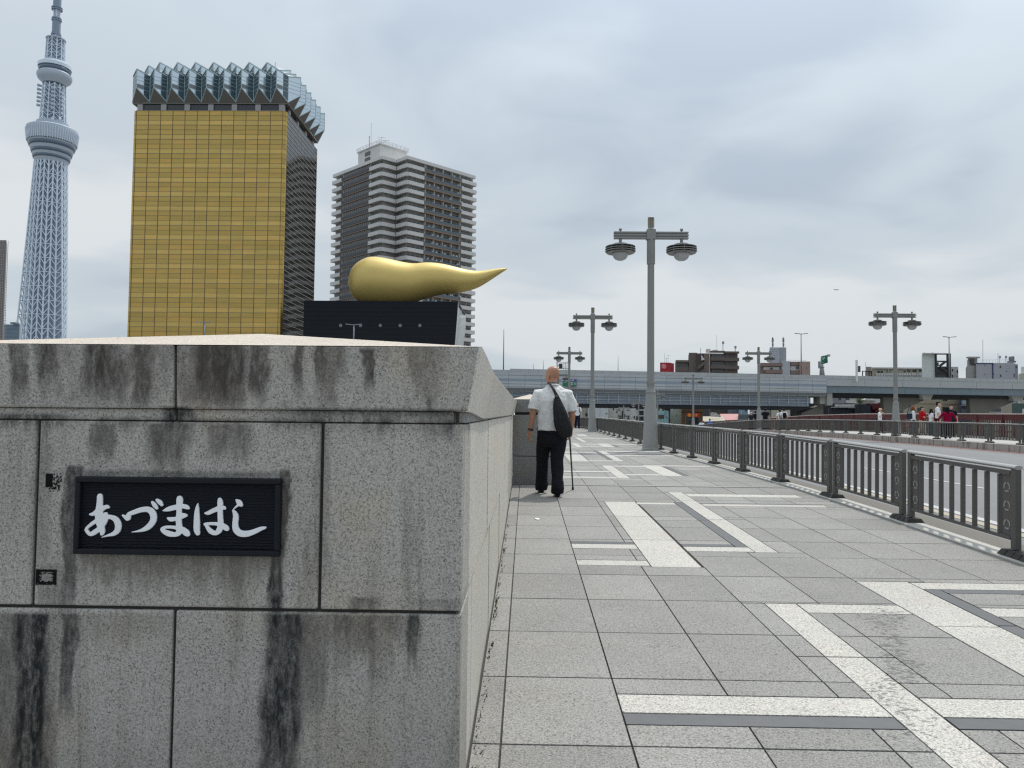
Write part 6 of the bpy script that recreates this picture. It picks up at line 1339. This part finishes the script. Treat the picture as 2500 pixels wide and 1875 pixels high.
def person(label, loc, rz, H, top, bottom, skin_m=None, hair=None, turn=0, tilt=.0, arms=None, feet=None, long_sleeve=False, shoes=(.02, .02, .022), female=False, bulk=1.0, vox=.012, group=None, hood=None, cap=None, shorts=False, hem=.86, lean=.0, faces=True, big=False):
    s = H / 1.70; t = thing("person", label, "person", loc, rz, group); skin_m = skin_m or SK2
    S = lambda p: Vector((p[0], p[1] + lean * max(0, p[2] - .9), p[2]))
    sw = (.170 if female else .195) * (1 + (bulk - 1) * .6)
    sh = {sd: S((sd * sw, 0, 1.355 if big else 1.385)) for sd in (-1, 1)}
    arms = arms or {}; feet = feet or {}
    A = {}
    for sd in (-1, 1):
        e, w = arms.get(sd, ((sd * .07, -.01, -.28), (sd * .09, .05, -.51))); A[sd] = (sh[sd] + Vector(e), sh[sd] + Vector(w))
    fe = {sd: Vector(feet.get(sd, (sd * .10, 0, 0))) for sd in (-1, 1)}; hip = {sd: Vector((sd * .088, lean * 0, .88)) for sd in (-1, 1)}
    kn = {}
    for sd in (-1, 1): kn[sd] = hip[sd].lerp(fe[sd] + Vector((0, -.03, .08)), .52) + Vector((-.02 if big else sd * .005, .03 + .25 * abs(fe[sd].y) * (1 if fe[sd].y < 0 else .35), 0))
    # body: one continuous skin
    b = MB(); hc = S((0, .035, 1.468)); T = head_mb(b, hc, turn, tilt, 1.07 if big else 1.0)
    b.tube([S((0, -.02, 1.30)), S((0, -.008, 1.42)), S((0, .008, 1.50)), S((0, .02, 1.55))], [.075, .058 * (1 if not female else .88), .054 * (1 if not female else .85), .05], 14)
    b.tube([(0, 0, .86), S((0, 0, 1.1)), S((0, 0, 1.32)), S((0, -.01, 1.40))], [.10, .10, .11, .06], 12)
    for sd in (-1, 1):
        e, w = A[sd]; k = (.85 if female else 1.0) * (1 + (bulk - 1) * .5)
        b.tube([S((sd * .06, 0, 1.36)), sh[sd] + Vector((0, 0, -.015)), sh[sd].lerp(e, .5), e, e.lerp(w, .3), e.lerp(w, .7), w], [.05, .050 * k, .047 * k, .040 * k, .042 * k, .033 * k, .0265 * k], 12)
        d = (w - e).normalized(); n = Vector((-sd, .25, 0)); n = (n - d * n.dot(d)).normalized(); hand_mb(b, w, d, n, (1 if sd > 0 else -1), .5)
        b.tube([hip[sd], kn[sd], fe[sd] + Vector((0, -.03, .09))], [.085, .055, .036], 10)
        b.tube([(0, 0, .9), hip[sd]], [.09, .085], 10)
    body = b.build("body", skin_m, t, smooth=True); remesh(body, vox * .6 if vox < .01 else .011, 2)
    # trousers
    b = MB(); kk = bulk * (.92 if female else 1)
    b.rings([[(rx * kk * math.cos(6.2832 * i / 20), y_ + ry * kk * math.sin(6.2832 * i / 20), z) for i in range(20)] for z, rx, ry, y_ in ((.76, .13, .10, 0), (.82, .165, .125, -.01), (.90, .165, .122, -.01), (.98, .152, .112, 0))])
    for sd in (-1, 1):
        end = .42 if shorts else 1.0; f = fe[sd] + Vector((0, -.025, .045)); mid = kn[sd]
        if shorts: b.tube([hip[sd], hip[sd].lerp(mid, .55), mid + Vector((0, 0, .02))], [.105 * kk, .098 * kk, .092 * kk], 14)
        else: b.tube([hip[sd] + Vector((0, 0, .02)), hip[sd].lerp(mid, .5), mid, mid.lerp(f, .5), f + Vector((0, 0, .045 if big else .03)), f + Vector((0, 0, .02 if big else 0))], [.108 * kk, .096 * kk, .077 * kk, .072 * kk, .072 * kk, .074 * kk], 16)
    if big:
        b.tube([(-.01, -.015, .80), (-.015, -.015, .70), (-.02, -.01, .635)], [(.19, .135), (.165, .125), (.11, .09)], 18)
        for sd in (-1, 1):
            f = fe[sd] + Vector((0, -.02, 0)); b.tube([f + Vector((0, 0, .20)), f + Vector((.003, -.012, .11)), f + Vector((-.002, 0, .075)), f + Vector((0, .006, .05))], [.078, .086, .080, .082], 16)
    tr = b.build("shorts" if shorts else "trousers", bottom, t, smooth=True); remesh(tr, vox, 2)
    if big: rumple(tr, .016, .16)
    # top
    b = MB(); r = [(hem, .172, .128, 0), (hem + .09, .172, .126, 0), (1.03, .168, .120, 0), (1.15, .176, .124, .004), (1.26, .187, .126, -.002), (1.34, .188, .112, -.012), (1.39, .165, .088, -.016), (1.425, .108, .070, -.01), (1.455, .070, .062, 0)]
    fx = (.90 if female else 1.0)
    if big: r = [(hem, .185, .138, 0), (hem + .09, .188, .142, 0), (1.03, .186, .146, 0), (1.15, .187, .146, -.006), (1.25, .192, .140, -.016), (1.32, .192, .125, -.024), (1.37, .178, .104, -.026), (1.41, .145, .085, -.022), (1.44, .105, .072, -.012), (1.465, .075, .064, -.002)]
    b.rings([[S((rx * fx * (bulk if z < 1.3 else 1 + (bulk - 1) * .5) * math.cos(6.2832 * i / 24), y_ + ry * (bulk if z < 1.3 else 1) * math.sin(6.2832 * i / 24), z)) for i in range(24)] for z, rx, ry, y_ in r])
    for sd in (-1, 1):
        e, w = A[sd]; k = (.86 if female else 1.0) * (1 + (bulk - 1) * .6)
        pts = [S((sd * .10, -.008, 1.355)), sh[sd] + Vector((0, 0, -.03)), sh[sd].lerp(e, .45), sh[sd].lerp(e, .82)]; rr = [.078, .076 * k, .072 * k, .074 * k]
        if big: pts[0] = S((sd * .08, -.015, 1.34)); rr = [.085, .082, .084, .088]
        if long_sleeve: pts = pts[:3] + [e, e.lerp(w, .5), e.lerp(w, .93)]; rr = rr[:2] + [.062 * k, .054 * k, .048 * k, .042 * k]
        b.tube(pts, rr, 14)
    tp = b.build("top", top, t, smooth=True); remesh(tp, vox, 4 if big else 2)
    if big: rumple(tp, .022, .14)
    for sd in (-1, 1):
        b = MB(); f = fe[sd]; rs = []
        for y_, rx, h in ((-.085, .020, .045), (-.075, .034, .075), (-.03, .038, .095), (.04, .042, .082), (.11, .046, .062), (.165, .038, .05), (.19, .016, .035)):
            rs.append([(f.x + rx * math.cos(6.2832 * i / 14), f.y + y_, f.z + max(.0, h * .5 + h * .52 * math.sin(6.2832 * i / 14))) for i in range(14)])
        b.rings(rs); b.build("shoe", cloth("shoe_%.2f" % shoes[0], shoes, .1, 20, .5), t, smooth=True)
    if hair:
        hm, style = hair; b = MB(); m_ = Matrix.Rotation(turn, 3, 'Z') @ Matrix.Rotation(tilt, 3, 'X'); c0 = Vector(hc)
        rs = []
        for z, k, y0 in ((.245, .25, -.012), (.238, .55, -.014), (.218, .86, -.016), (.185, 1.0, -.02), (.15, 1.03, -.024), (.12, 1.0, -.034), (.08, .92, -.045), (.05, .75, -.055)):
            rs.append([tuple(c0 + m_ @ Vector((.086 * k * math.cos(6.2832 * i / 20), y0 + (.112 if z > .15 else .085) * k * math.sin(6.2832 * i / 20) * (1 if math.sin(6.2832 * i / 20) < 0 or z > .15 else .35), z))) for i in range(20)])
        b.rings(rs)
        if style == 'long':
            b.tube([c0 + m_ @ Vector((0, -.04, .16)), c0 + m_ @ Vector((0, -.075, .02)), c0 + m_ @ Vector((0, -.10, -.12)), c0 + m_ @ Vector((0, -.10, -.24))], [(.075, .09), (.07, .095), (.055, .085), (.02, .04)], 12)
            for q in (-1, 1): b.tube([c0 + m_ @ Vector((q * .06, 0, .17)), c0 + m_ @ Vector((q * .085, .02, .04)), c0 + m_ @ Vector((q * .085, .04, -.10)), c0 + m_ @ Vector((q * .07, .06, -.2))], [.03, .035, .034, .015], 8)
        hr = b.build("hair", hm, t, smooth=True); remesh(hr, max(.008, vox * .8), 1)
    if cap:
        b = MB(); m_ = Matrix.Rotation(turn, 3, 'Z'); c0 = Vector(hc); rs = []
        for z, k in ((.14, 1.0), (.17, 1.0), (.20, .92), (.225, .72), (.245, .35)): rs.append([tuple(c0 + m_ @ Vector((.086 * k * math.cos(6.2832 * i / 18), -.008 + .108 * k * math.sin(6.2832 * i / 18), z))) for i in range(18)])
        b.rings(rs); q = [c0 + m_ @ Vector(p) for p in ((-.075, .07, .145), (.075, .07, .145), (.06, .18, .128), (-.06, .18, .128))]; b.hexa(q, [p + Vector((0, 0, .014)) for p in q]); b.build("cap", cap, t, smooth=False)
    if faces:
        b = MB()
        for q in (-1, 1): p = T(q * .031, .087, .108); b.ball(p, .0085, 8, 6)
        p0, p1 = T(-.022, .096, .046), T(.022, .096, .046); b.tube([p0, p1], .004, 6); b.build("eyes_and_mouth", mat("face_dark", (.05, .03, .025), .4), t)
    t.scale = (s, s, s); return t, S, A, hc
# --- walking man in the foreground
def gpt(px, py, y=9.0):
    for _ in range(60):
        d = ray(px, py); t_ = gz(y) / d.z; y = .5 * y + .5 * d.y * t_
    return d * (gz(y) / d.z)
MW = gpt(1349, 1209); LF, RF_ = gpt(1322, 1204.5), gpt(1361.5, 1214)
WSH = cloth("shirt_white", (.62, .625, .62), .9, 8, .8, .07); TRO = cloth("trousers_black", (.0125, .013, .0165), .5, 7, .75, .35)
def walker():
    k = 1.70 / 1.70; C0 = MW
    la = ((-.065, -.03, -.275), (-.095, -.02, -.505)); ra = ((.045, -.02, -.30), (.035, .075, -.50))
    t, S, A, hc = person("bald man in white short-sleeved shirt and black trousers, seen from behind, walking with a cane", (C0.x, C0.y, C0.z), 0, 1.715, WSH, TRO, SK1, None, turn=R(38), tilt=R(-8), arms={-1: la, 1: ra},
                         feet={-1: ((LF.x - C0.x), LF.y - C0.y + .06, .005), 1: ((RF_.x - C0.x), RF_.y - C0.y + .06, .0)}, bulk=1.10, vox=.0065, shoes=(.014, .013, .013), hem=.855, lean=.05, faces=True, big=True)
    b = MB(); e, w = A[-1]; d = (w - e).normalized(); p = e.lerp(w, .93); b.tube([p - d * .014, p + d * .014], [.036, .036], 16); b.build("wristwatch", mat("watch_black", (.012, .012, .012), .4), t)
    b = MB(); b.tube([S((-.075, .03, 1.445)), S((-.07, -.03, 1.47)), S((-.02, -.068, 1.485)), S((.04, -.062, 1.483)), S((.075, -.02, 1.466)), S((.078, .03, 1.44))], [(.012, .009)] * 6, 8); b.build("neck_strap", mat("strap_black", (.012, .012, .013), .7), t)
    b = MB(); b.tube([S((-.085, .045, 1.425)), S((-.082, -.03, 1.452)), S((-.03, -.075, 1.466)), S((.04, -.07, 1.465)), S((.088, -.02, 1.448)), S((.09, .045, 1.42))], [(.019, .013)] * 6, 8); remesh(b.build("collar", WSH, t, smooth=True), .005, 1)
    b = MB()
    for q in (0,):
        for x0, z0, x1, z1 in ((-.05, .10, .055, .103), (-.035, .075, .06, .08)): pass
    sc = t.scale.x
    # drawstring bag slung on his back
    bg = thing("drawstring_bag", "dark grey drawstring bag slung across the walking man's back on black straps", "bag", (C0.x, C0.y, C0.z)); bg.scale = (sc, sc, sc)
    P = [((.028, -.176, 1.285), .012), ((.036, -.188, 1.262), .030), ((.050, -.205, 1.20), .052), ((.072, -.22, 1.11), .075), ((.100, -.228, 1.00), .096), ((.125, -.226, .91), .104), ((.146, -.216, .84), .092), ((.160, -.204, .785), .062), ((.166, -.198, .765), .022)]
    sp = spline([(*p, r) for p, r in P], 4); b = MB(); rs = []; n = 48
    for i, (x, y_, z, r) in enumerate(sp):
        u = i / (len(sp) - 1); ring_ = []
        for k_ in range(n):
            a = 6.2832 * k_ / n; f = 1 + .15 * (1 - .75 * u) * math.sin(9 * a + 2.2 * math.sin(3 * u + a)) + .035 * math.sin(4 * a + 9 * u) + .025 * math.sin(17 * a + 5 * u); ring_.append((x + r * f * math.cos(a) * 1.0, y_ + r * f * .62 * math.sin(a) , z + .22 * r * math.cos(a) * .35))
        rs.append(ring_)
    b.rings(rs); o = b.build("bag_body", cloth("bag_fabric", (.022, .024, .027), .6, 14, .7, .3), bg, smooth=True)
    b = MB(); b.tube([(.026, -.174, 1.28), (.035, -.182, 1.30), (.02, -.178, 1.318)], [.016, .024, .012], 10); b.tube([(.0, -.18, 1.268), (.07, -.196, 1.262)], .010, 8); b.build("gathered_neck", mat("strap_black", (.012, .012, .013), .7), bg)
    b = MB(); b.tube([(.03, -.18, 1.285), (.0, -.165, 1.36), (-.035, -.135, 1.43), (-.062, -.085, 1.47), (-.075, -.02, 1.487), (-.08, .06, 1.455), (-.07, .12, 1.38)], .006, 8); b.build("cord", mat("strap_black", (.012, .012, .013), .7), bg)
    b = MB(); b.tube([(-.075, .06, 1.455), (-.068, -.015, 1.49), (-.050, -.085, 1.474), (.0, -.152, 1.395), (.06, -.178, 1.29), (.12, -.20, 1.17), (.165, -.225, 1.07), (.178, -.235, 1.0)], [(.016, .006)] * 8, 8); b.build("strap", mat("strap_black", (.012, .012, .013), .7), bg)
    # cane
    tip = gpt(1398.5, 1196); hd = Vector((C0.x, C0.y, C0.z)) + (A[1][1] + Vector((-.012, .045, -.075))) * sc
    cn = thing("walking_cane", "straight black walking cane held in the walking man's right hand", "walking cane", tip)
    CB = mat("cane_black", (.012, .011, .011), .35, 0, .5)
    b = MB(); b.tube([tip + Vector((0, 0, .035)), hd], [.0105, .0115], 12); b.build("shaft", CB, cn, smooth=True, world=True)
    b = MB(); b.tube([tip + Vector((0, 0, .001)), tip + Vector((0, 0, .04))], [.018, .014], 12); b.build("rubber_tip", mat("rubber", (.02, .02, .02), .9), cn, world=True)
    b = MB(); b.tube([hd + Vector((0, -.065, .002)), hd + Vector((0, -.05, .012)), hd + Vector((0, 0, .012)), hd + Vector((0, .05, .006)), hd + Vector((0, .07, -.002))], [.011, .0165, .016, .0165, .010], 12); b.build("handle", CB, cn, smooth=True, world=True)
walker()
# --- people further off
def ppl(px, pyh, X, label, rz, top, bottom, **k):
    d = ray(px, pyh); Y = d.y * (X / d.x); zt = (d * (X / d.x)).z; g = gz(Y) - .004; H = k.pop('H', None) or zt - g
    if 'cap' in k: H -= .012
    return person(label, (X, Y, g), rz, H * 1.70 / 1.70, top, bottom, **k), (X, Y, g)
CL = lambda n, r, g, b: cloth("cloth_" + n, s2l(r, g, b), .6, 9, .85, .12)
WT, BK_, NV, RD, MR, KH, GYC = CL("white", 222, 222, 226), CL("black", 30, 30, 34), CL("navy", 32, 36, 52), CL("red", 172, 32, 36), CL("maroon", 128, 10, 48), CL("khaki", 178, 166, 150), CL("grey", 92, 92, 98)
walk = {-1: (-.09, .16, 0), 1: (.09, -.14, .02)}; walk2 = {-1: (-.09, -.14, .02), 1: (.09, .16, 0)}
def pack(base, rz, label, z=1.17, m=None, s=1.0):
    X, Y, g = base; o = thing("backpack", label, "backpack", (X, Y, g), rz); b = MB(); m = m or BK_
    b.rings([[(rx * math.cos(6.2832 * i / 16), -.20 + ry * math.sin(6.2832 * i / 16), zz_) for i in range(16)] for zz_, rx, ry in ((z - .24, .10, .05), (z - .21, .145, .085), (z - .05, .15, .10), (z + .12, .14, .085), (z + .19, .10, .05), (z + .21, .04, .02))]); b.build("pack_body", m, o, smooth=True)
    b = MB()
    for q in (-1, 1): b.tube([(q * .09, -.14, z + .17), (q * .10, -.06, z + .262), (q * .105, .06, z + .235), (q * .11, .135, z + .10), (q * .13, .10, z - .08), (q * .13, -.12, z - .18)], [(.022, .008)] * 6, 8)
    b.build("shoulder_strap", m, o); o.scale = (s, s, s); return o
(p, bs) = ppl(1409.5, 985.5, 3.42, "distant balding man in white shirt and dark trousers walking towards the viewer", math.pi + R(4), WT, NV, skin_m=SK2, hair=None, feet=walk, vox=.012, H=1.68)
pack(bs, math.pi + R(4), "black backpack on the distant man in white shirt")
ppl(1402.5, 984.5, 3.62, "person mostly hidden behind the distant man in white shirt, only the head showing", math.pi, CL("dark", 44, 46, 52), NV, hair=(HB, 'short'), H=1.70)
HBR = cloth("hair_brown", s2l(120, 78, 52), .4, 40, .55)
up_arm = lambda sd: ((sd * .08, .06, -.25), (sd * -.02, .17, -.03)); up_ear = lambda sd: ((sd * .13, .10, -.20), (sd * -.06, .13, .06))
ppl(2148, 996.5, 20.6, "walker in a tan cap, white T-shirt and black shoulder strap, hand raised to chin", R(-125), WT, BK_, cap=CL("tan", 206, 178, 140), arms={1: up_arm(1)}, feet=walk)
ppl(2229, 991.5, 20.4, "woman with long brown hair in a white top and grey skirt-like trousers, facing right", R(-105), WT, GYC, hair=(HBR, 'long'), female=True, long_sleeve=True, feet=walk2)
hb = thing("handbag", "dark blue shoulder bag hanging at the long-haired woman's side", "bag", (20.4 - .02, 39.0, gz(39)))
p0 = at(2221, 1015, 39.0); b = MB(); b.box(p0.x - .13, p0.x + .13, 38.96, 39.08, p0.z - .17, p0.z + .12); b.build("bag_body", CL("bagblue", 46, 56, 72), hb, bevel=.03, world=True); b = MB(); b.tube([p0 + Vector((-.11, .02, .1)), p0 + Vector((-.02, .02, .42)), p0 + Vector((.03, .05, .56)), p0 + Vector((.10, .02, .1))], .014, 6); b.build("bag_strap", CL("bagblue", 46, 56, 72), hb, world=True)
(p, bs) = ppl(2250.5, 993.5, 21.1, "person in a red long-sleeved top and pale trousers with arms folded forward", R(-150), RD, KH, hair=(HB, 'short'), long_sleeve=True, arms={-1: ((-.10, .04, -.26), (.02, .20, -.26)), 1: ((.10, .05, -.26), (.0, .20, -.30))}, feet=walk)
ppl(2273, 998, 21.3, "person in a white top mostly hidden behind the tall man in a white T-shirt", R(-95), WT, CL("teal", 40, 70, 74), hair=(HB, 'long'), female=True)
(p, bs) = ppl(2289.5, 981, 20.3, "tall man in a white T-shirt with a cross-body strap, hand raised to his ear", R(-115), WT, BK_, hair=(HB, 'short'), arms={-1: up_ear(-1)}, feet=walk2, turn=R(-12))
st = thing("cross_body_strap", "thin dark strap worn across the tall man's white T-shirt", "strap", bs, R(-115)); b = MB()
s_ = 1.02; b.tube([(.10, .02, 1.46), (.07, .115, 1.36), (0, .145, 1.2), (-.10, .135, 1.05), (-.17, .07, .95), (-.185, -.02, .92), (-.08, -.145, 1.08), (.04, -.145, 1.28), (.10, -.05, 1.45)], .011, 6); b.build("strap", CL("strapdark", 60, 44, 60), st)
ppl(2313, 993.5, 19.3, "woman with long black hair and a maroon long-sleeved top, seen from behind", R(-25), MR, BK_, hair=(cloth("hair_jet", (.008, .008, .009), .3, 40, .5), 'long'), female=True, bulk=1.22, long_sleeve=True, arms={-1: ((-.16, -.02, -.24), (-.26, .02, -.44)), 1: ((.15, 0, -.25), (.24, .06, -.45))}, feet=walk)
ppl(2321.5, 989, 21.0, "dark-haired person in a dark patterned shirt with a white shoulder panel, behind the maroon woman", R(165), NV, BK_, hair=(HB, 'short'), feet=walk)
ppl(1834, 1006.5, 20.9, "balding walker in a dark top, left of a far lamp post", R(15), CL("darkblue", 40, 46, 56), BK_, hair=None)
ppl(1844, 1003, 21.6, "dark-clothed walker half hidden by the far lamp post", R(10), BK_, BK_, hair=(HB, 'short'))
ppl(1868.5, 997, 20.6, "tall walker in a black T-shirt, seen from behind right of a far lamp post", R(-20), BK_, BK_, hair=(HB, 'short'), feet=walk)
(p, bs) = ppl(1904, 1000, 21.2, "walker in white partly behind another with a black backpack", R(10), WT, NV, hair=(HB, 'short')); pack(bs, R(10), "dark backpack on the partly hidden walker in white")
(p, bs) = ppl(1913.5, 997.5, 20.6, "nearer walker in white with a large black backpack, seen from behind", R(0), WT, NV, hair=(HB, 'short'), feet=walk2); pack(bs, R(0), "large black backpack on the nearer walker in white")
ppl(1710.5, 1025, 21.0, "leftmost far walker, in white, just above the dipping railing", R(-60), CL("paleblue", 190, 208, 226), NV, hair=(HB, 'short'), H=1.7)
ppl(1716.8, 1024, 21.5, "far walker in pale clothes between the leftmost one and one in blue", R(60), WT, NV, hair=(HB, 'short'), H=1.7)
ppl(1733, 1020.4, 21.0, "far walker in a bright blue shirt above the dipping railing", R(5), CL("blue", 82, 108, 182), NV, hair=(HB, 'short'), H=1.72)
